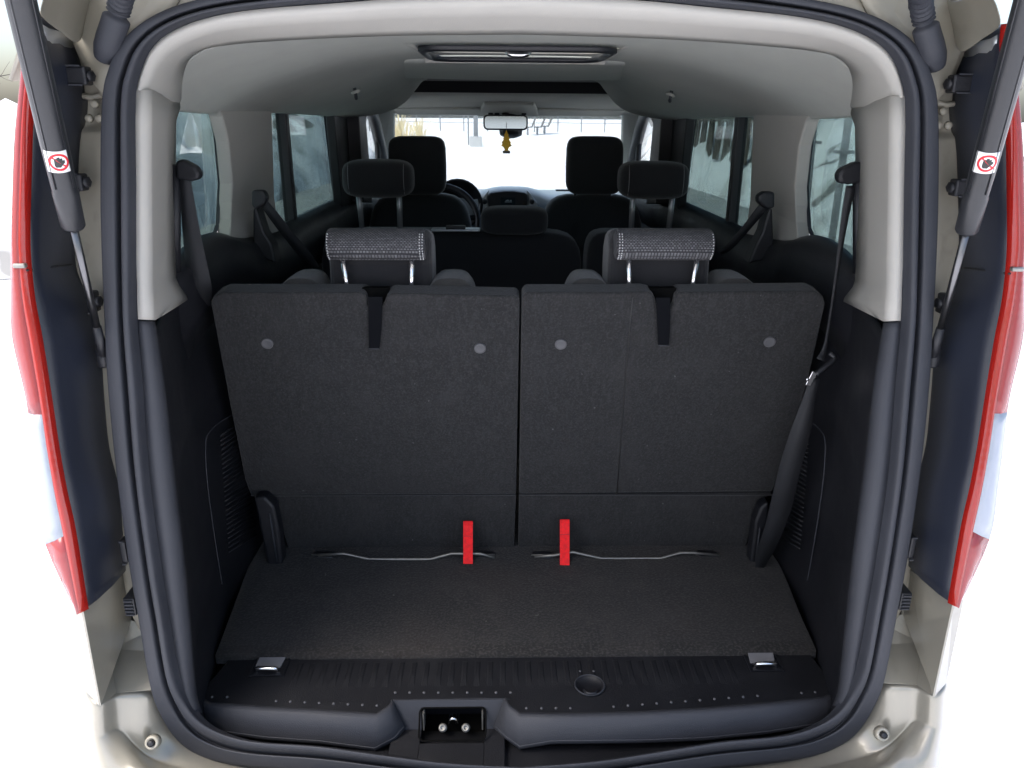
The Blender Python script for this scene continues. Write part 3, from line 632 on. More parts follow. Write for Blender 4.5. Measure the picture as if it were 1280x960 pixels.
while x < 0.51:
    y1 = U(640, 826, z=PZ).y; y0 = 1.125
    if abs(abs(x)-0.465) > 0.05:
        if ribmesh is None:
            hl2 = (y1-y0)/2
            o = add('rib', [(-.006, -hl2, 0), (.006, -hl2, 0), (.006, hl2, 0), (-.006, hl2, 0), (-.003, -hl2+.03, .0014), (.003, -hl2+.03, .0014), (.003, hl2-.004, .0014), (-.003, hl2-.004, .0014)],
                    [(0, 1, 5, 4), (1, 2, 6, 5), (2, 3, 7, 6), (3, 0, 4, 7), (4, 5, 6, 7), (3, 2, 1, 0)], SILL, sp, smooth=False); ribmesh = o
        else:
            o = ribmesh.copy(); COL.objects.link(o); o.parent = sp
        o.location = (x, (y0+y1)/2, PZ-0.0002)
    x += 0.0235
V = []
pips = [(265, 871), (284, 871)]+[(px, 876+0.045*(px-345)) for px in range(345, 480, 18)]+[(px, 865.5) for px in range(494, 640, 18)]+[(px, 885-0.0*(px-650)) for px in (658, 677, 695, 713)]+[(px, 883-0.075*(px-767)) for px in range(767, 960, 18)]+[(725, 839), (742, 839), (1002, 866), (1019, 865)]
for p in pips:
    c = U(*p, z=PZ+0.001); V.append(latheg(c, (0, 0, 1), [(-0.002, 0.0026), (0.0006, 0.0024), (0.0014, 0.0014)], 8))
add('grip_pips', *join(*V), PIP, sp, kind='stuff')
# seam beads along the plate
add('edge_bead', *tubeg([U(px, py, z=PZ+0.001) for px, py in ((300, 818), (357, 818.5))], 0.0012, 6), GREY, sp)
# round finger pull
rp = U(737, 858, z=PZ)
pull = add('finger_pull', *latheg(rp, (0, 0, 1), [(0.0, 0.0275), (0.0035, 0.0265), (0.004, 0.0245), (0.001, 0.023), (0.0008, 0.002)], 32), BLACK, sp)
add('pull_rim', *tubeg([rp+Vector((0.0262*math.cos(a), 0.0262*math.sin(a), 0.0035)) for a in [2*math.pi*i/40 for i in range(41)]], 0.0016, 6, cap=False), GREY, pull)
add('pull_tab', *tubeg(cr([rp+Vector((-0.012, -0.014, 0.004)), rp+Vector((-0.006, -0.024, 0.006)), rp+Vector((0.006, -0.024, 0.006)), rp+Vector((0.012, -0.014, 0.004))], 12), 0.0028, 7), BLACK, pull)
# charcoal faces of the sill on both sides of the latch recess
def sillface(top, bot, s):
    rows = []
    for t, b in zip(top, bot):
        a = U(*t, z=PZ+0.001); d = U(*b, y=a.y-0.018)
        rows.append([a+Vector((0, 0.012, -0.004)), a, a.lerp(d, .12)+Vector((0, -0.004, 0.003)), a.lerp(d, .5)+Vector((0, -0.003, 0.001)), d, d+Vector((0, 0.002, -0.006)), d+Vector((0, 0.03, -0.035))])
    v, f = grid(rows); add('sill_face', v, f, GREY, van, solid=0.003, soff=0, label='charcoal sloping face of the loading sill')
    add('face_bead', *tubeg([r[4]+Vector((0, -0.001, 0.001)) for r in rows], 0.0011, 6), PALE if False else GREY, sp)
sillface([(245, 872), (262, 881), (330, 886), (400, 890), (470, 895), (486, 884), (491, 876)], [(251, 902), (266, 912), (330, 921), (400, 926), (468, 935), (493, 922), (505, 908)], -1)
sillface([(631, 874), (636, 883), (650, 894), (720, 894), (800, 892), (880, 888), (960, 881), (1030, 874), (1048, 864)], [(618, 907), (632, 920), (650, 933), (690, 926), (800, 925), (880, 922), (960, 914), (1030, 903), (1050, 893)], 1)
# latch recess
bl, brr = U(490, 876, z=PZ), U(631, 875, z=PZ); by = (bl.y+brr.y)/2; fz = 0.586
hl_, hr = U(527, 890, y=by).x, U(606, 890, y=by).x
wl, wr = bl.x, brr.x
lat = add('latch_recess', *join(
    prism([(wl-0.01, by, PZ), (hl_, by, PZ), (hl_, by-0.012, fz), (wl+0.012, by-0.012, fz)], (0, 0.006, 0)),
    prism([(hr, by, PZ), (wr+0.01, by, PZ), (wr-0.012, by-0.012, fz), (hr, by-0.012, fz)], (0, 0.006, 0)),
    prism([(hl_, by, PZ), (hr, by, PZ), (hr, by-0.003, PZ-0.014), (hl_, by-0.003, PZ-0.014)], (0, 0.006, 0))), GREY, van, smooth=False, bevel=0.0015, label='charcoal recess round the tailgate striker')
add('recess_floor', *join(
    boxg(((wl+hl_)/2, by-0.05, fz-0.004), (hl_-wl, 0.09, 0.006)), boxg(((wr+hr)/2, by-0.05, fz-0.004), (wr-hr, 0.09, 0.006)),
    boxg(((hl_+hr)/2, by-0.068, fz-0.004), (hr-hl_, 0.052, 0.006)), boxg(((wl+wr)/2, by-0.12, fz-0.010), (wr-wl+0.24, 0.06, 0.006)), boxg(((wl+wr)/2, by-0.096, fz-0.007), (wr-wl+0.2, 0.004, 0.012))), SILL, lat, smooth=False, bevel=0.0015)
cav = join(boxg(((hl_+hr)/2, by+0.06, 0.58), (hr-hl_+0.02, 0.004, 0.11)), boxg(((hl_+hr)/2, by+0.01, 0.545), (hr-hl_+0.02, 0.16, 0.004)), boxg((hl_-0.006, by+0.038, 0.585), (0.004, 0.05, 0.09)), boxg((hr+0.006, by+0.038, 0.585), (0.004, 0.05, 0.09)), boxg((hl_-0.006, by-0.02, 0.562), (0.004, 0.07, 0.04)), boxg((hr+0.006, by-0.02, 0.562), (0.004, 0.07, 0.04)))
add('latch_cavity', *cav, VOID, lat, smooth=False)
rr_ = rrect(hr-hl_+0.004, 0.05, 0.008)
cxm = (hl_+hr)/2
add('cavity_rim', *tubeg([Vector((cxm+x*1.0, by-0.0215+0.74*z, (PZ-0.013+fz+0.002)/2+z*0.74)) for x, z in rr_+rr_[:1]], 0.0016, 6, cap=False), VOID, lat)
st = U(567, 896, y=by+0.012)
add('striker', *tubeg(cr([st+Vector((-0.006, 0.02, -0.014)), st+Vector((-0.006, -0.002, -0.012)), st+Vector((-0.005, -0.012, 0.004)), st+Vector((0.0, -0.014, 0.009)), st+Vector((0.005, -0.012, 0.004)), st+Vector((0.006, -0.002, -0.012)), st+Vector((0.006, 0.02, -0.014))], 30), 0.0036, 8), CHROME, lat)
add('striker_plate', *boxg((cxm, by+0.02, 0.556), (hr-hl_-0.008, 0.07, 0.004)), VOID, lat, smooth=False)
for a in ((553, 909.5), (582, 909.5)):
    p = U(*a, y=by-0.018)
    add('bolt', *latheg(p+Vector((0, 0.008, -0.008)), (0, -0.7, 0.7), [(-0.03, 0.004), (0, 0.0075), (0.003, 0.0075), (0.003, 0.0064), (0.009, 0.0062), (0.0095, 0.0035), (0.0075, 0.003)], 18), STEEL, lat)
for xx in (hl_+0.004, hr-0.004):
    add('guide_plate', *boxg((xx, by-0.002, fz+0.016), (0.0025, 0.02, 0.036)), STEEL, lat, smooth=False)
# tie-down eyes
for s in (-1, 1):
    a = U(335, 840, z=PZ) if s < 0 else U(957, 834, z=PZ)
    td = add('tie_down', *join(boxg(a+Vector((0, -0.01, 0.0008)), (0.060, 0.004, 0.004)), boxg(a+Vector((-0.030, 0.012, 0.0008)), (0.004, 0.05, 0.004)), boxg(a+Vector((0.030, 0.012, 0.0008)), (0.004, 0.05, 0.004)), boxg(a+Vector((0, 0.036, 0.0008)), (0.060, 0.004, 0.004)), boxg(a+Vector((0, 0.010, 0.0003)), (0.056, 0.044, 0.0012))), BLACK, sp, smooth=False)
    add('cover_plate', *prism([a+Vector((-0.026, 0.010, 0.003)), a+Vector((0.020, 0.010, 0.003)), a+Vector((0.024, 0.032, 0.007)), a+Vector((-0.024, 0.032, 0.007))], (0, 0, -0.002)), PALE, td, smooth=False)
    add('eye_bar', *tubeg(cr([a+Vector((-0.021, 0.002, -0.003)), a+Vector((-0.019, -0.004, 0.010)), a+Vector((-0.012, -0.006, 0.013)), a+Vector((0.010, -0.006, 0.013)), a+Vector((0.017, -0.004, 0.010)), a+Vector((0.019, 0.002, -0.003))], 24), 0.0042, 8), CHROME, td)

# ---- third row seats
def seatY(z): return tab([(0.60, 1.592), (0.63, 1.582), (0.805, 1.551), (1.30, 1.398)], z)
def seat_panel(name, outline, th, m, parent, dy=0.0, **k):
    P = []
    for px, py in outline:
        P.append(U(px, py, y=lambda p: seatY(p.z)+dy))
    return P, add(name, *prism(P, (0, th, th*0.12)), m, parent, smooth=False, **k)
def third_row(side):
    if side < 0:
        body = [(263, 378), (267, 370), (277, 366), (452, 366), (457, 370), (459, 380), (463, 384), (476, 384), (480, 379), (483, 371), (489, 367), (645, 370.5), (649.5, 374), (645, 618), (313, 619), (306, 600), (290, 520)]
        low = [(314, 620), (645, 619), (642, 693), (372, 694), (360, 686), (350, 655), (340, 632), (325, 628)]
        hx = 470; btn = [(334, 429), (600, 435)]; strap = [(460, 371), (478, 371), (477, 410), (474, 437), (461, 437)]; red = (585, 652, 705)
        bar = [(398, 694), (430, 692), (462, 699), (538, 699), (564, 692), (600, 692), (618, 697)]; feet = [(405, 697), (607, 697)]; hinge = [(328, 622), (336, 625), (350, 700), (348, 724)]
    else:
        body = [(652.5, 371), (658, 366), (770, 366), (806, 365), (816, 367), (819, 373), (821, 381), (825, 386), (838, 386), (842, 380), (845, 371), (850, 366), (1018, 364), (1029, 369), (1032, 380), (1012, 470), (985, 565), (966, 615), (649, 618)]
        low = [(649, 619), (966, 616), (955, 624), (944, 640), (934, 680), (924, 690), (905, 693), (648, 694)]
        hx = 831; btn = [(701, 430), (962, 427)]; strap = [(820, 372), (838, 372), (838, 410), (836, 433), (823, 433)]; red = (706, 650, 707)
        bar = [(668, 696), (694, 694), (716, 690), (752, 698), (825, 698), (850, 691), (866, 691), (900, 694)]; feet = [(678, 697), (882, 696)]; hinge = [(952, 640), (946, 645), (940, 700), (942, 718)]
    P, o = seat_panel('third_row_seat', body, 0.055, SEATBACK, van, bevel=0.006, seg=3,
                      label='left folding third-row seatback in charcoal felt' if side < 0 else 'right folding third-row seatback in charcoal felt with a seam')
    seat_panel('lower_panel', low, 0.05, SEATBACK, o, dy=0.006, bevel=0.004)
    # fold line: slim dark roll where the panels meet
    a, b = U(body[-4 if side < 0 else -2][0], 618.5, y=1.556), U(body[-5 if side < 0 else -1][0], 618.5, y=1.556)
    if side < 0: a, b = U(314, 619, y=1.557), U(645, 618.5, y=1.557)
    add('fold_seam', *tubeg([a, b], 0.0022, 6), BLK_CLOTH, o)
    if side > 0:
        add('seam', *tubeg([U(*p, y=lambda q: seatY(q.z)-0.0002) for p in ((791, 372), (788, 400), (781, 480), (776, 550), (771, 617))], 0.0013, 6), BLACK_INK, o)
    for p in btn:
        c = U(*p, y=lambda q: seatY(q.z)); nrm = Vector((0, -0.95, -0.30)).normalized()
        add('button', *latheg(c-nrm*0.001, nrm, [(0, 0.0118), (0.0032, 0.0118), (0.0045, 0.010), (0.0038, 0.008)], 20), PIP, o)
    SP = [U(*p, y=lambda q: seatY(q.z)-0.010) for p in strap]
    st_ = add('release_strap', *prism(SP, (0, 0.003, 0)), STRAP, o, smooth=False, bevel=0.001)
    add('strap_hem', *tubeg([SP[-2]+Vector((0, -0.001, 0.002)), SP[-1]+Vector((0, -0.001, 0.002))], 0.0014, 6), GREY, st_)
    sl_ = U((strap[0][0]+strap[1][0])/2, 384, y=lambda q: seatY(q.z)+0.002)
    add('slot_shade_block', *boxg(sl_+Vector((0, 0.022, 0.006)), (0.050, 0.02, 0.055)), VOID, o, smooth=False)  # near-black block added behind the notch, standing in for its shade
    # red pull loop
    x0, t0, b0 = red; pr = lambda q: 1.538 if q.z > 0.70 else 1.532
    ra = [U(x0-6, t, y=yy) for t, yy in ((t0, 1.548), (t0+5, 1.540), (t0+18, 1.534), (b0-14, 1.522), (b0, 1.507))]
    rb = [U(x0+6, t, y=yy) for t, yy in ((t0, 1.548), (t0+5, 1.540), (t0+18, 1.534), (b0-14, 1.522), (b0, 1.507))]
    rl = add('pull_loop', *ribbong(ra, rb, 0.004), RED_WEB, o, smooth=False, bevel=0.0006, label='bright red pull loop')
    add('loop_stitch', *tubeg([ra[2]+Vector((0.001, -0.0006, 0)), rb[2]+Vector((-0.001, -0.0006, 0))], 0.0008, 5), RED_INK, rl)
    # linkage bar and feet on the floor
    add('linkage_bar', *tubeg([U(*p, y=1.532) for p in bar], 0.0032, 8), STEEL, o)
    for p in feet:
        c = U(*p, z=FZ+0.012); add('foot', *boxg(c, (0.050, 0.03, 0.024)), BLACK, o, smooth=False, bevel=0.008)
        add('foot_clip', *tubeg([c+Vector((-0.026, -0.008, 0.012)), c+Vector((0.022, -0.008, 0.012))], 0.0022, 6), STEEL, o)
    HP = [U(*p, y=y_) for p, y_ in zip(hinge, (1.54, 1.53, 1.51, 1.50))]
    hq = [(317, 622), (331, 621), (343, 634), (349, 665), (353, 702), (351, 722), (339, 727), (333, 700), (325, 662)] if side < 0 else [(961, 628), (951, 634), (944, 652), (940, 684), (937, 708), (942, 720), (951, 722), (955, 690), (960, 655)]
    hb = add('hinge_bracket', *prism([U(*p, y=1.515) for p in hq], (0, 0.035, 0)), BLACK, o, smooth=False, bevel=0.006, seg=3)
    add('hinge_rib', *tubeg([U(hq[2][0]-6*(1 if side < 0 else -1), hq[2][1]+8, y=1.513), U(hq[4][0]-7*(1 if side < 0 else -1), hq[4][1], y=1.513)], 0.0022, 6), GREY, hb)
    add('hinge_foot', *boxg(HP[-1]+Vector((0, 0.0, -0.006)), (0.028, 0.04, 0.03)), BLACK, o, smooth=False, bevel=0.008)
    # cushion body in front of the backboard, with shoulders
    sx = -1 if side < 0 else 1
    x0, x1 = sorted((sx*0.012, sx*0.565))
    add('cushion_back', *prism([(x0, seatY(z)+0.056, z) for z in (0.72, 1.27)]+[(x0, seatY(z)+0.13, z) for z in (1.25, 0.72)], (x1-x0, 0, 0)), CUSHION, o, smooth=False, bevel=0.02, seg=3)
    for px0, px1 in (((352, 412), (533, 597)) if side < 0 else ((704, 762), (882, 942))):
        a = U(px0, 362, y=1.50); b = U(px1, 362, y=1.50); c = (a+b)/2; wd = (b.x-a.x)/2
        t = U((px0+px1)/2, 343, y=1.50).z
        rows = [[Vector((c.x+wd*sg*abs(math.cos(an))**0.6*k, 1.50+yy, lerp(c.z-0.06, t, max(0, math.sin(an))**0.55)*1.0)) for an in [math.pi*i/16 for i in range(17)] for sg in (1 if math.cos(an) >= 0 else -1,)] for yy, k in ((-0.045, 0.86), (-0.035, 0.96), (0.0, 1.0), (0.04, 0.96), (0.06, 0.85))]
        v, f = grid(rows); n = 17
        add('shoulder', v, f+[tuple(range(n)), tuple(range(len(v)-1, len(v)-n-1, -1))], CUSHION, o)
    # squab
    add('squab', *boxg((sx*0.29, 1.86, 0.80), (0.54, 0.50, 0.16)), CUSHION, o, smooth=False, bevel=0.05, seg=4)
    # headrest: block + woven roll
    hc = U(hx, 307, y=1.44); hw = 0.0915
    # dark core
    pts = [(-0.012, -0.125), (0.0, -0.03), (-0.004, 0.0), (0.004, 0.024), (0.03, 0.034), (0.075, 0.030), (0.105, 0.0), (0.108, -0.05), (0.085, -0.125)]
    core = add('headrest', *prism([hc+Vector((-hw-0.008, 0.034+y_, z_-0.012)) for y_, z_ in pts], (2*hw+0.016, 0, 0)), BLK_CLOTH, o, smooth=False, bevel=0.018, seg=4)
    # woven roll (front faces the tailgate)
    rp_ = [(0.035*math.cos(a)-0.0, 0.0295*math.sin(a)) for a in [2*math.pi*i/28 for i in range(28)]]
    rows = []
    for u, kk in ((-1, 0.80), (-0.985, 0.93), (-0.94, 1.0), (-0.5, 1.01), (0.5, 1.01), (0.94, 1.0), (0.985, 0.93), (1, 0.80)):
        rows.append([hc+Vector((u*hw, 0.018+yy*kk*1.05, zz*kk+0.0)) for yy, zz in rp_])
    v, f = grid(rows, True); n = 28
    add('headrest_roll', v, f+[tuple(range(n)), tuple(range(len(v)-1, len(v)-n-1, -1))], WEAVE, o, label='grey woven front of the headrest roll')
    for u in ((-0.95, 0.955, 0.90) if side < 0 else (-0.955, -0.90, 0.95)):
        dv = []
        for i in range(2, 13):
            a = math.pi*(0.62+0.78*i/14); yy, zz = 0.035*math.cos(a)*1.07, 0.0295*math.sin(a)*1.03
            a2 = a+0.06; p = hc+Vector((u*hw, 0.018+yy, zz)); q = hc+Vector((u*hw, 0.018+0.035*math.cos(a2)*1.07, 0.0295*math.sin(a2)*1.03))
            dv.append(tubeg([p, q], 0.0011, 5))
        add('stitching', *join(*dv), STITCH, o, kind='stuff')
    for u in (-0.71, 0.71):
        p = hc+Vector((u*hw, 0.008, -0.02)); q = hc+Vector((u*hw*(0.90), 0.016, -0.125))
        add('headrest_post', *tubeg([p, q], 0.0052, 12), CHROME, o)
    return o
third_row(-1); third_row(1)

# ---- generic rounded seat bodies for the middle and front rows
def puff(c, w_, d_, h_, rx=0.35, n=10, m=18, top=1.0):
    """superellipsoid block"""
    rows = []
    def sp_(v_, e_): return math.copysign(abs(v_)**e_, v_)
    for i in range(n+1):
        ph = -math.pi/2+math.pi*i/n; row = []
        for j in range(m):
            th = 2*math.pi*j/m; cz = sp_(math.sin(ph), rx); cc = sp_(math.cos(ph), rx); tw = lerp(1, top, (cz+1)/2)
            row.append(Vector((c[0]+w_/2*tw*cc*sp_(math.cos(th), rx), c[1]+d_/2*cc*sp_(math.sin(th), rx), c[2]+h_/2*cz)))
        rows.append(row)
    return grid(rows, True)
def mid_seat(x0, x1, heads, lab):
    o = add('middle_seat', *puff(((x0+x1)/2, 2.47, 0.94), x1-x0, 0.15, 0.66, 0.22, 14, 40), BLK_CLOTH, van, label=lab)
    add('squab', *puff(((x0+x1)/2, 2.78, 0.74), x1-x0, 0.55, 0.2, 0.3), BLK_CLOTH, o)
    add('seat_base', *boxg(((x0+x1)/2, 2.75, 0.62), ((x1-x0)*.8, 0.4, 0.12)), BLACK, o, smooth=False)
    for hx, w_, zc, h_, posts in heads:
        hr_ = add('headrest', *puff((hx, 2.42, zc), w_*1.04, 0.13, h_, 0.52, 16, 40), BLK_CLOTH, o)
        if posts:
            for sg in (-1, 1):
                add('headrest_post', *tubeg([(hx+sg*0.062, 2.40, zc-0.02), (hx+sg*0.058, 2.42, 1.255)], 0.0085, 12), POST, o)
                add('post_collar', *latheg((hx+sg*0.058, 2.42, 1.262), (0, 0, 1), [(0, 0.022), (0.012, 0.020), (0.016, 0.012)], 14), BLACK, o)
                add('stitching', *tubeg(cr([(hx+sg*w_*0.40, 2.372, zc+h_*0.40), (hx+sg*w_*0.40, 2.360, zc+h_*0.15), (hx+sg*w_*0.40, 2.360, zc-h_*0.15), (hx+sg*w_*0.40, 2.372, zc-h_*0.38)], 8), 0.001, 5), STITCH if False else PALE, hr_)
h2 = [U(471, 224, y=2.38), U(819, 226, y=2.38)]; hc2 = U(643, 276, y=2.40)
mid_seat(-0.60, 0.222, [(h2[0].x, 0.205, h2[0].z, 0.112, True), (hc2.x, 0.20, hc2.z, 0.085, False)], 'wide black middle-row seat behind the driver, two headrests')
mid_seat(0.232, 0.60, [(h2[1].x, 0.205, h2[1].z, 0.112, True)], 'narrow black middle-row seat on the right')
a = U(570, 287, y=2.40)
add('seat_top_handle', *boxg(a, (0.15, 0.05, 0.008)), SILVER, van, smooth=False, bevel=0.003)
add('seat_latch', *boxg(a+Vector((0, -0.01, 0.008)), (0.06, 0.03, 0.012)), BLACK, van, smooth=False, bevel=0.004)
def front_seat(px, lab):
    hc = U(px, 207, y=3.32)
    o = add('front_seat', *puff((hc.x, 3.38, 0.93), 0.47, 0.16, 0.74, 0.42, 16, 36, top=0.94), FRONT_CLOTH, van, label=lab)
    add('squab', *puff((hc.x, 3.66, 0.72), 0.5, 0.5, 0.2, 0.35), FRONT_CLOTH, o)
    add('seat_base', *boxg((hc.x, 3.62, 0.6), (0.4, 0.4, 0.14)), BLACK, o, smooth=False)
    hz = U(px, 207, y=3.32).z
    add('headrest', *puff((hc.x, 3.33, hz), 0.235, 0.11, 0.235, 0.36, 14, 32, top=1.0), FRONT_CLOTH, o)
    for sg in (-1, 1):
        add('headrest_post', *tubeg([(hc.x+sg*0.075, 3.34, hz-0.08), (hc.x+sg*0.075, 3.37, hz-0.27)], 0.007, 10), CHROME, o)
front_seat(522, 'black front seat behind the steering wheel'); front_seat(743, 'black front passenger seat on the right')

# ---- seat belts
def belt(name, pairs, ys_, lab, th=0.0016):
    L_ = [U(a, b, y=y) for (a, b, c, d), y in zip(pairs, ys_)]; R_ = [U(c, d, y=y) for (a, b, c, d), y in zip(pairs, ys_)]
    L_, R_ = cr(L_, 24), cr(R_, 24)
    return add(name, *ribbong(L_, R_, th), BELT, van, label=lab)
def belt_guide(name_parent, px, py, y, s, sc1=1.0):
    p = U(px, py, y=y)
    add('belt_guide', *puff(p, 0.045*sc1, 0.03, 0.035*sc1, 0.5, 8, 14), BLACK, name_parent)
    add('guide_arm', *tubeg([p, p+Vector((s*0.03, 0.0, -0.004))], 0.012*sc1, 8), BLACK, name_parent)
# left rear belt
b1 = belt('seat_belt', [(225, 222, 238, 222), (226, 260, 244, 258), (229, 300, 252, 300), (233, 340, 262, 345), (240, 368, 265, 365), (252, 385, 262, 383)], [1.40, 1.41, 1.42, 1.43, 1.44, 1.46], 'broad black belt hanging over the left rear window')
p = U(231, 212, y=1.40)
add('belt_guide', *prism([U(*q, y=1.39) for q in ((218, 202), (226, 199), (243, 208), (249, 216), (248, 224), (238, 227), (220, 224))], (0, 0.025, 0)), BLACK, b1, smooth=False, bevel=0.006, seg=3)
add('height_rail', *tubeg([U(219, 206, y=1.405), U(219, 340, y=1.405)], 0.010, 8), BLACK, b1)
# right rear belt: upper run, tongue, lower run
b2 = belt('seat_belt', [(1058, 232, 1070, 232), (1052, 270, 1061, 272), (1045, 330, 1050, 332), (1038, 385, 1041, 387), (1030, 430, 1034, 432), (1021, 448, 1030, 452)], [1.40, 1.395, 1.385, 1.375, 1.36, 1.35], 'thin twisted black belt running down beside the right seatback')
add('belt_guide', *prism([U(*q, y=1.39) for q in ((1080, 202), (1070, 203), (1052, 212), (1048, 220), (1050, 229), (1062, 231), (1080, 228))], (0, 0.025, 0)), BLACK, b2, smooth=False, bevel=0.006, seg=3)
add('height_rail', *tubeg([U(1074, 206, y=1.405), U(1074, 345, y=1.405)], 0.012, 8), BLACK, b2)
low = [(1013, 470, 1025, 474), (1005, 495, 1020, 497), (990, 535, 1013, 540), (977, 575, 1000, 590), (966, 618, 988, 640), (956, 660, 972, 680), (946, 690, 958, 705), (944, 712, 950, 716)]
b3 = belt('seat_belt', low, [1.345, 1.345, 1.35, 1.37, 1.40, 1.44, 1.48, 1.49], 'slack broad black belt looping down to the right floor anchor', 0.002)
tg = [U(1010, 478, y=1.335), U(1018, 466, y=1.335), U(1028, 462, y=1.34), U(1038, 452, y=1.345)]
add('belt_tongue', *prism([U(*q, y=1.338) for q in ((1007, 481), (1016, 464), (1022, 467), (1013, 483))], (0, 0.004, 0)), CHROME, b3, smooth=False, bevel=0.001)
add('tongue_grip', *tubeg(cr([U(1020, 468, y=1.336), U(1030, 460, y=1.338), U(1040, 452, y=1.342), U(1043, 447, y=1.345), U(1037, 441, y=1.35)], 14), 0.0055, 8), BLACK, b3)
add('tongue_pin', *latheg(U(1009, 474, y=1.334), (0, -1, 0), [(0, 0.003), (0.003, 0.003)], 8), CHROME, b3)
# middle row belts
b4 = belt('seat_belt', [(319, 247, 327, 243), (336, 272, 347, 266), (355, 297, 366, 290), (374, 320, 386, 314), (392, 336, 399, 333)], [1.775, 1.78, 1.80, 1.83, 1.86], 'black belt slanting across the left middle window')
add('belt_guide', *prism([U(*q, y=1.765) for q in ((314, 238), (328, 238), (333, 246), (331, 256), (320, 262), (314, 258))], (0, 0.03, 0)), BLACK, b4, smooth=False, bevel=0.006)
b5 = belt('seat_belt', [(957, 247, 963, 256), (944, 262, 952, 270), (926, 286, 933, 292), (908, 306, 915, 311), (898, 314, 902, 318)], [1.795, 1.80, 1.82, 1.85, 1.88], 'black belt slanting across the right middle window')
add('belt_guide', *prism([U(*q, y=1.785) for q in ((969, 240), (956, 240), (948, 245), (948, 253), (958, 262), (969, 260))], (0, 0.03, 0)), BLACK, b5, smooth=False, bevel=0.006)
for s, q in ((-1, [(320, 258), (316, 262), (316, 318), (345, 330), (340, 306), (330, 290)]), (1, [(962, 258), (966, 262), (968, 322), (935, 330), (945, 306), (953, 290)])):
    add('belt_shroud', *prism([U(*p, y=1.80) for p in q], (0, 0.05, 0)), BLACK, van, smooth=False, bevel=0.01)

# ---- rear body shell: jambs, lamps, struts, quarter ends, bumper
JAMB_L = [(150, -30), (112, -5), (100, 30), (97, 62), (102, 92), (104, 130), (100, 160), (96, 200), (92, 290), (92, 335), (108, 378), (122, 425), (128, 500), (134, 560), (147, 615), (151, 665), (156, 718), (163, 760), (175, 786)]
JAMB_R = [(215, -25), (190, 12), (155, 45), (146, 70), (139, 92), (136, 130), (135, 160), (134, 200), (134, 290), (136, 335), (139, 378), (141, 425), (144, 500), (150, 560), (156, 615), (164, 665), (174, 718), (182, 760), (188, 790)]
LAMP_IN = [(40, 18), (70, 34), (88, 60), (97, 92), (101, 130), (96, 165), (93, 200), (90, 290), (90, 335), (107, 378), (121, 425), (127, 500), (133, 560), (146, 615), (150, 665), (154, 716)]
LAMP_OUT = [(40, 16), (42, 40), (40, 70), (37, 100), (34, 130), (32, 165), (31, 200), (29, 290), (31, 335), (36, 378), (45, 425), (57, 500), (66, 560), (76, 615), (87, 665), (103, 763)]
LENS_OUT = [(33, 16), (30, 50), (28, 80), (26, 105), (23, 135), (20, 170), (18, 210), (15, 290), (15, 335), (15, 378), (17, 425), (34, 500), (41, 560), (48, 615), (58, 680), (97, 766)]
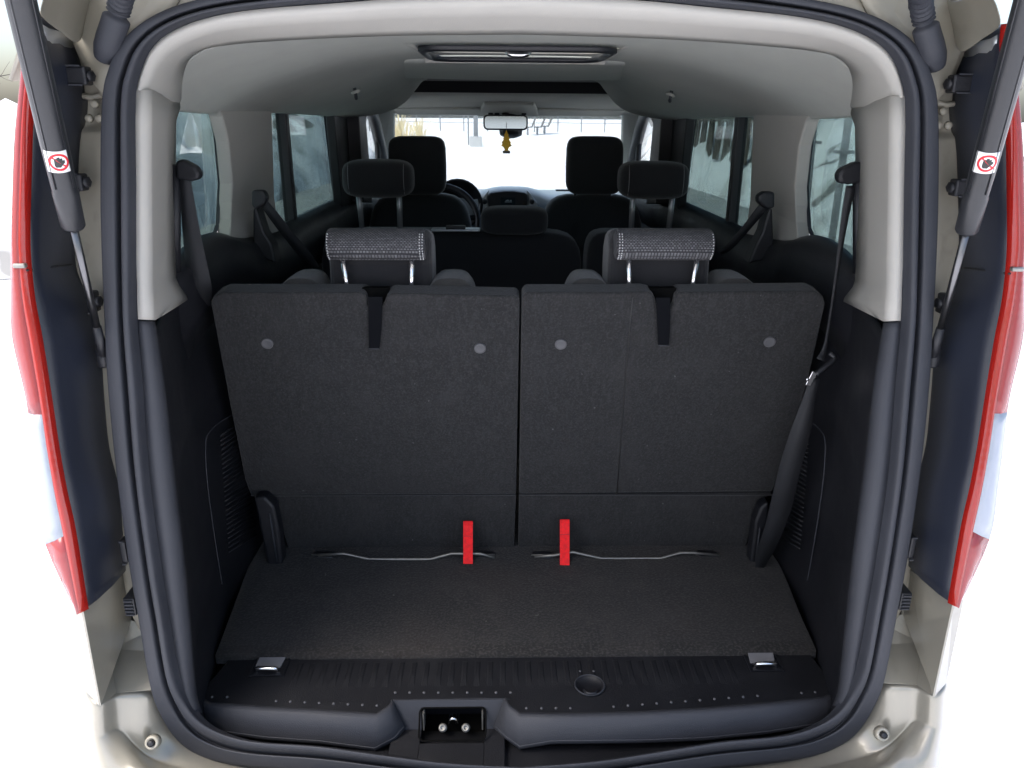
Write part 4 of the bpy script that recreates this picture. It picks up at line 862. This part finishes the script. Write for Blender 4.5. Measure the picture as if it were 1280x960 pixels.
for s in (-1, 1):
    rows = []
    for a, b in zip(JAMB_L, JAMB_R):
        A = U(*a, y=yi(0.045)); B = U(*b, y=yi(0.010))
        mid = A.lerp(B, .5)+Vector((0, 0.008, 0)); rows.append([mir(p, s) for p in (A+Vector((-0.02, 0.03, 0)), A, A.lerp(B, .2), mid, B, B.lerp(mid, -0.5)+Vector((0, 0.012, 0)))])
    rows = [list(r) for r in zip(*[cr(list(c), 170) for c in zip(*rows)])]
    for r in rows:            # pressed pocket beside the upper lamp bracket
        for k in (2, 3):
            z = r[k].z; t = min(1, max(0, (1.628-z)/0.008))*min(1, max(0, (z-1.578)/0.008))
            r[k] = r[k]+Vector((0, 0.014*t, 0))
    v, f = grid(rows); jb = add('door_jamb', v, f, PAINT_IN, van, solid=0.003, soff=0, label='champagne painted jamb between seal and tail lamp')
    for (px, py) in ((119, 130), (112, 148), (125, 148)):
        p = mir(U(px, py, y=yi(0.03)), s); add('spot_weld', *latheg(p, (0, -1, 0), [(0, 0.006), (0.004, 0.005), (0.005, 0.002)], 12), PAINT_IN, jb)
    step = [mir(U(px, py, y=yi(0.034)), s) for px, py in ((104, 120), (116, 122), (130, 118))]
    add('jamb_swage', *tubeg(step, 0.004, 8), PAINT_IN, jb)
    # lamp
    li = [U(*p, y=yi(0.03)) for p in LAMP_IN]; lo_ = [U(*p, y=lambda q: yo(q)-0.085) for p in LAMP_OUT]; le = [U(*p, y=lambda q: yo(q)-0.082) for p in LENS_OUT]
    li, lo_, le = cr(li, 60), cr(lo_, 60), cr(le, 60)
    rows = [[mir(p, s) for p in (a+Vector((0.0, 0.03, 0)), a, a.lerp(b, .35)+Vector((0.004, 0.0, 0)), a.lerp(b, .75)+Vector((0.004, 0, 0)), b)] for a, b in zip(li, lo_)]
    v, f = grid(rows); lamp = add('tail_lamp', v, f, HOUSING, van, solid=0.002, soff=0, label='tall tail lamp with black inner flank')
    def lensrow(i): return [mir(p, s) for p in (lo_[i]+Vector((0.006, 0.004, 0)), lo_[i]+Vector((0.0, -0.005, 0)), lo_[i].lerp(le[i], .5)+Vector((0, -0.006, 0)), le[i], le[i]+Vector((-0.022, 0.05, 0)), le[i]+Vector((-0.03, 0.16, 0)))]
    rws = [lensrow(i) for i in range(61)]
    cA, cB = 45, 56       # rows of the clear section
    v, f = grid([[r[1].lerp(r[2], .30), r[2], r[3], r[4], r[5]] for r in rws[:cA+1]]); add('red_lens', v, f, RED_LENS, lamp, solid=0.003, soff=0)
    v, f = grid([[r[0], r[1], r[1].lerp(r[2], .29)] for r in rws]); add('lens_edge', v, f, RED_EDGE, lamp, solid=0.003, soff=0)
    v, f = grid([[r[1].lerp(r[2], .30), r[2], r[3], r[4], r[5]] for r in rws[cA:cB+1]]); add('clear_lens', v, f, CLEAR_LENS, lamp, solid=0.003, soff=0)
    v, f = grid([[r[1].lerp(r[2], .30), r[2], r[3], r[4], r[5]] for r in rws[cB:]]); add('red_lens', v, f, RED_LENS, lamp, solid=0.003, soff=0)
    v, f = grid([[r[1].lerp(r[2], .6)+Vector((-s*-0.0, 0.03, 0)), r[3]+Vector((-s*0.008, 0.035, 0)), r[5]+Vector((-s*0.02, 0, 0))] for r in rws[2:-5]]); add('reflector', v, f, SILVER, lamp, solid=0.002, soff=0)
    sm = [mir(U(px, py, y=lambda q: yo(q)-d), s) for px, py, d in ((90, 331, -0.028), (72, 333, 0.02), (50, 336, 0.05), (34, 338, 0.088))]
    add('housing_seam', *tubeg(cr(sm, 12), 0.0016, 6), BLACK, lamp)
    p = mir(U(25, 332, y=lambda q: yo(q)-0.09), s); add('lens_clip', *boxg(p, (0.016, 0.008, 0.006)), STEEL, lamp, smooth=False, bevel=0.002)
    for (x0, y0, x1, y1) in ((72, 82, 117, 107), (70, 217, 112, 238), (106, 365, 127, 388), (148, 676, 167, 697)):
        a = U(x0, y0, y=yi(-0.005)); b = U(x1, y1, y=yi(0.012)); c = (a+b)/2
        o = add('lamp_bracket', *boxg(mir(c, s), (abs(b.x-a.x), 0.02, abs(a.z-b.z))), BLACK, lamp, smooth=False, bevel=0.003)
        for sg in (-1, 1): add('bracket_lip', *boxg(mir(c, s)+Vector((0, -0.011, sg*abs(a.z-b.z)/2)), (abs(b.x-a.x)*0.7, 0.003, 0.002)), GREY, o, smooth=False)
        bb = mir(Vector((b.x, b.y-0.006, c.z)), s); add('bracket_cap', *latheg(bb, (-s, -0.3, 0), [(-0.004, 0.008), (0.003, 0.008), (0.005, 0.005)], 6), BLACK, o)
    # gas strut
    a = mir(U(130, 447, y=1.062), s); b0 = mir(U(92, 284, y=1.005), s); d = (b0-a); top = b0+d.normalized()*0.62
    # direction continued so that the tube passes the frame's upper corner
    cpt = mir(U(26, 0, y=0.905), s); top = cpt+(cpt-b0).normalized()*0.26; dd = (cpt-b0).normalized()
    gs = add('gas_strut', *latheg(b0, dd, [(0.0, 0.0), (0.0, 0.0125), (0.003, 0.0142), (0.05, 0.0150), (0.052, 0.0142), (0.10, 0.0150), (0.40, 0.0150), (0.58, 0.0150)], 28), STRUT, van, label='black gas strut with a steel rod and warning sticker')
    e, g2 = frame(dd)
    add('rod', *tubeg([a+(b0-a)*0.18, b0+dd*0.02], 0.0050, 14), ROD, gs)
    add('rod_sleeve', *tubeg([a, a+(b0-a)*0.26], [0.0075, 0.0058], 12), BLACK, gs)
    add('ball_socket', *latheg(a+Vector((0, -0.0, -0.014)), (0.05*s, 0.1, 1), [(0, 0.0075), (0.003, 0.0098), (0.026, 0.0105), (0.029, 0.008)], 16), BLACK, gs)
    add('ball_stud', *tubeg([a, a+Vector((s*-0.004, 0.06, 0))], 0.006, 8), STEEL, gs)
    rid = Vector((-s*0.55, -0.83, 0)); rid = (rid-dd*rid.dot(dd)).normalized(); e = rid; g2 = dd.cross(e)*s
    for an in (-40, 45):
        q = e*math.cos(R(an))+g2*math.sin(R(an))
        add('tube_ridge', *tubeg([b0+dd*0.06+q*0.0148, b0+dd*0.56+q*0.0148], 0.0012, 6), STRUT, gs)
    # sticker wrapped on the tube
    sc0 = U(65, 200, y=0.96) if s < 0 else U(1240, 200, y=0.96)
    tpar = (sc0-b0).dot(dd)
    toc = (CAM-(b0+dd*tpar)); toc = (toc-dd*toc.dot(dd)).normalized(); sdv = dd.cross(toc)
    def onstick(u, w_, r_):      # u around (m), w_ along (m)
        an = u/0.0152+R(4)*s; return b0+dd*(tpar+w_)+(toc*math.cos(an)+sdv*math.sin(an))*r_
    def stick(name, pts, r_, m):
        P = [onstick(u, w_, r_) for u, w_ in pts]; c = sum(P, Vector())/len(P)
        n_ = len(P); add(name, P+[onstick(sum(u for u, w_ in pts)/n_, sum(w_ for u, w_ in pts)/n_, r_)], [(i, (i+1) % n_, n_) for i in range(n_)], m, gs, smooth=False)
    rows = [[onstick(u, w_, 0.0156) for u in [lerp(-0.0135, 0.0135, i/10) for i in range(11)]] for w_ in (-0.0135, 0.0135)]
    v, f = grid(rows); add('sticker', v, f, WHITE, gs, solid=0.0003, soff=0)
    ring = []
    for i in range(33):
        an = 2*math.pi*i/32; ring.append([onstick(0.0015+k*math.cos(an), k*math.sin(an), 0.01605) for k in (0.0082, 0.0108)])
    v, f = grid(ring); add('sticker_ring', v, f, RED_INK, gs, solid=0.0002, soff=0)
    hand = [(-0.005, -0.004), (-0.0035, -0.0065), (0.001, -0.0065), (0.003, -0.004), (0.0062, -0.001), (0.0062, 0.002), (0.004, 0.0022), (0.004, 0.005), (0.0015, 0.0045), (0.0012, 0.0065), (-0.0015, 0.006), (-0.0018, 0.0045), (-0.0045, 0.005), (-0.0048, 0.0)]
    stick('sticker_hand', [(u+0.0015, w_) for u, w_ in hand], 0.01605, BLACK_INK)
    stick('sticker_slash', [(0.0015+u, w_) for u, w_ in ((-0.0075, 0.0055), (-0.0058, 0.0072), (0.0075, -0.0055), (0.0058, -0.0072))], 0.01625, RED_INK)
    # wiring gaiter at the top corner
    ga = [mir(U(*p, y=yi(dy)), s) for p, dy in (((131, 72), 0.0), ((136, 52), -0.014), ((145, 25), -0.022), ((150, 5), -0.03), ((155, -15), -0.06), ((160, -40), -0.12))]
    pts = cr(ga, 60); rr2 = []
    for i in range(61):
        t = i/60; rr2.append(lerp(0.013, 0.0165, min(1, t/0.15)) if t < 0.42 else 0.0125+0.0025*math.sin(i*1.75))
    add('wiring_gaiter', *tubeg(pts, rr2, 16), RUBBER, van, label='ribbed black rubber wiring gaiter')
    # roof corner gutter outside the jamb
    rows = []
    for q in (((45, 21), (72, 37), (100, 65), (106, 30)), ((52, 0), (80, 5), (103, 30), (112, 5)), ((60, -25), (90, -20), (110, -8), (125, -25))):
        rows.append([mir(U(*p, y=yi(dy)), s) for p, dy in zip(q, (-0.095, -0.015, 0.015, 0.034))])
    v, f = grid(rows); add('roof_corner', v, f, PAINT, van, solid=0.003, soff=0, sub=2)
    # flank under the lamp
    T3 = lambda px, py, y_: mir(U(px, py, y=y_), s)
    Q = dict(a=T3(103, 764, 0.94), b=T3(154, 717, 1.075), c=T3(163, 775, 1.09), d=T3(137, 812, 1.068), e=T3(125, 882, 0.975), f=T3(145, 866, 1.012), g=T3(197, 814, 1.068), h=T3(197, 862, 1.018), i=T3(195, 785, 1.09))
    def poly(name, ids, m=PAINT, **kk): return add(name, [Q[i] for i in ids], [tuple(range(len(ids)))], m, van, smooth=False, solid=0.003, soff=0, **kk)
    poly('quarter_flank', 'abcde', label='champagne inner flank below the tail lamp')
    poly('quarter_riser', 'dciig'.replace('ii', 'i'))
    poly('bumper_ledge', 'dghf', PAINT)
    poly('quarter_gusset', 'dfe')
    Q['p'] = Q['a']+Vector((s*0.022, 0.014, 0.022)); Q['a'] = Q['a']+Vector((0, 0.006, 0.012)); Q['q'] = Q['e']+Vector((s*0.030, 0.022, 0.01)); Q['r'] = Q['p']+Vector((s*0.03, 0.18, 0)); Q['t'] = Q['q']+Vector((s*0.06, 0.18, 0))
    v = [Q[i] for i in 'apqe']+[Q['r'], Q['t']]
    add('quarter_corner', v, [(0, 1, 2, 3), (1, 4, 5, 2)], PAINT, van, smooth=False, solid=0.003, soff=0, bevel=0.006)
    # rubber stop on the jamb
    rb_ = T3(169, 750, 1.035)
    st_ = add('rubber_stop', *boxg(rb_, (0.018, 0.04, 0.032)), BLACK, van, smooth=False, bevel=0.003)
    for k in range(5): add('stop_rib', *boxg(rb_+Vector((0, -0.021, -0.012+0.006*k)), (0.013, 0.003, 0.002)), GREY, st_, smooth=False)

# ---- bumper: columns from the outer side to the middle, each falling rearwards from the seam
BC = [[((100, 862), 1.30), ((104, 905), 1.30), ((112, 960), 1.30), ((116, 1010), 1.3)],
      [((97, 858), 1.03), ((104, 905), 1.02), ((114, 960), 1.0), ((118, 1010), 0.98)],
      [((110, 871), 0.985), ((112, 918), 0.975), ((119, 962), 0.955), ((123, 1010), 0.94)],
      [((124, 884), 0.973), ((126, 925), 0.962), ((133, 964), 0.94), ((138, 1012), 0.92)],
      [((145, 868), 1.010), ((146, 905), 0.998), ((160, 965), 0.945), ((165, 1015), 0.915)],
      [((163, 867), 1.012), ((160, 925), 0.995), ((176, 968), 0.94), ((180, 1018), 0.91)],
      [((190, 866), 1.022), ((182, 947), 0.996), ((196, 974), 0.94), ((200, 1022), 0.90)],
      [((212, 885), 1.06), ((206, 957), 0.998), ((220, 980), 0.94), ((225, 1026), 0.895)],
      [((245, 925), 1.06), ((248, 966), 0.992), ((256, 986), 0.935), ((260, 1030), 0.89)],
      [((310, 950), 1.055), ((314, 978), 0.985), ((318, 995), 0.93), ((320, 1036), 0.885)],
      [((420, 960), 1.05), ((420, 978), 0.975), ((420, 1004), 0.92), ((420, 1042), 0.875)],
      [((540, 970), 1.04), ((540, 986), 0.965), ((540, 1010), 0.91), ((540, 1046), 0.865)],
      [((655, 975), 1.03), ((655, 990), 0.960), ((655, 1014), 0.905), ((655, 1050), 0.86)]]
half_rows = []
for col in BC:
    P = [U(*p, y=d) for p, d in col]
    if col is BC[-1]:
        for p in P: p.x = 0
    lip = P[0]+Vector((0, 0.03, -0.004)); e2 = P[-1]
    half_rows.append([lip, P[0], P[0]*0.9+P[1]*0.1, P[1]*0.9+P[0]*0.1, P[1], P[1]*0.85+P[2]*0.15, P[2]*0.9+P[1]*0.1, P[2], P[3], e2+Vector((0, -0.02, -0.06)), Vector((e2.x, e2.y-0.01, 0.40)), Vector((e2.x*0.98, e2.y+0.12, 0.30))])
rows = half_rows+[[mir(p, 1) for p in r] for r in reversed(half_rows[:-1])]
v, f = grid(rows); bp_ = add('bumper', v, f, PAINT, van, solid=0.003, soff=0, sub=2, label='champagne painted rear bumper')
for s in (-1, 1):
    h = mir(U(188, 930, y=0.985), s)
    add('bumper_fixing', *latheg(h+Vector((0, 0.012, -0.006)), (0, -0.8, 0.45), [(0, 0.012), (0.010, 0.011), (0.012, 0.008), (0.008, 0.0055)], 18), PAINT_IN, bp_)
    add('fixing_bolt', *latheg(h+Vector((0, 0.006, -0.003)), (0, -0.8, 0.45), [(0, 0.0055), (0.008, 0.0052), (0.009, 0.003)], 12), BLACK, bp_)
# dark channel between the sill faces and the seal
rows = []
for a in [II[i] for i in range(len(II)) if II[i].z < 0.70]:
    rows.append([a+Vector((0, -0.004, -0.016)), a+Vector((0, 0.010, -0.018)), Vector((a.x, a.y+0.05, 0.570)), Vector((a.x, a.y+0.10, 0.566))])
v, f = grid(rows); add('sill_channel', v, f, SILL, van, solid=0.002, soff=0)
# body panel between seal and bumper
rows = []
for a in [OO[i] for i in range(len(OO)) if OO[i].z < 0.86]:
    rows.append([a+Vector((0, 0.03, 0.004)), a+Vector((0, 0.012, 0)), a+Vector((a.x*0.02, 0.016, -0.03)), a+Vector((a.x*0.04, 0.03, -0.12))])
v, f = grid(rows); add('rear_panel', v, f, PAINT_IN, van, solid=0.002, soff=0)

# ---- open tailgate overhead, its glass above the camera
rows = []
for i, (y, z) in enumerate(((1.16, 1.80), (1.05, 1.85), (0.85, 1.90), (0.45, 2.02), (0.05, 2.13), (-0.10, 2.15))):
    rows.append([Vector((x, y, z+0.03*(1-(x/0.66)**2))) for x in (-0.66, -0.6, -0.3, 0, 0.3, 0.6, 0.66)])
v, f = grid(rows); tgt = add('tailgate', v, f, PAINT, van, solid=0.05, soff=1, label='raised champagne tailgate above the opening')

# ---- wheels
for s in (-1, 1):
    for y in (1.95, 4.55):
        c = Vector((s*0.74, y, 0.325))
        wv = add('wheel', *latheg(c, (s, 0, 0), [(-0.10, 0.20), (-0.10, 0.30), (-0.07, 0.325), (0.07, 0.325), (0.10, 0.30), (0.10, 0.20)], 40), TYRE, van)
        add('rim', *latheg(c, (s, 0, 0), [(0.05, 0.04), (0.095, 0.06), (0.085, 0.12), (0.103, 0.19), (0.09, 0.205)], 30), RIM, wv)
add('underbody', *boxg((0, 3.2, 0.42), (1.3, 4.0, 0.2)), BLACK, van, smooth=False)
add('bonnet', *grid([[Vector((x, y, z-0.04*(x/0.75)**2)) for x in (-0.78, -0.5, 0, 0.5, 0.78)] for y, z in ((4.60, 1.17), (5.0, 1.10), (5.4, 0.98), (5.55, 0.8), (5.58, 0.35))]), PAINT, van, solid=0.006, soff=0)
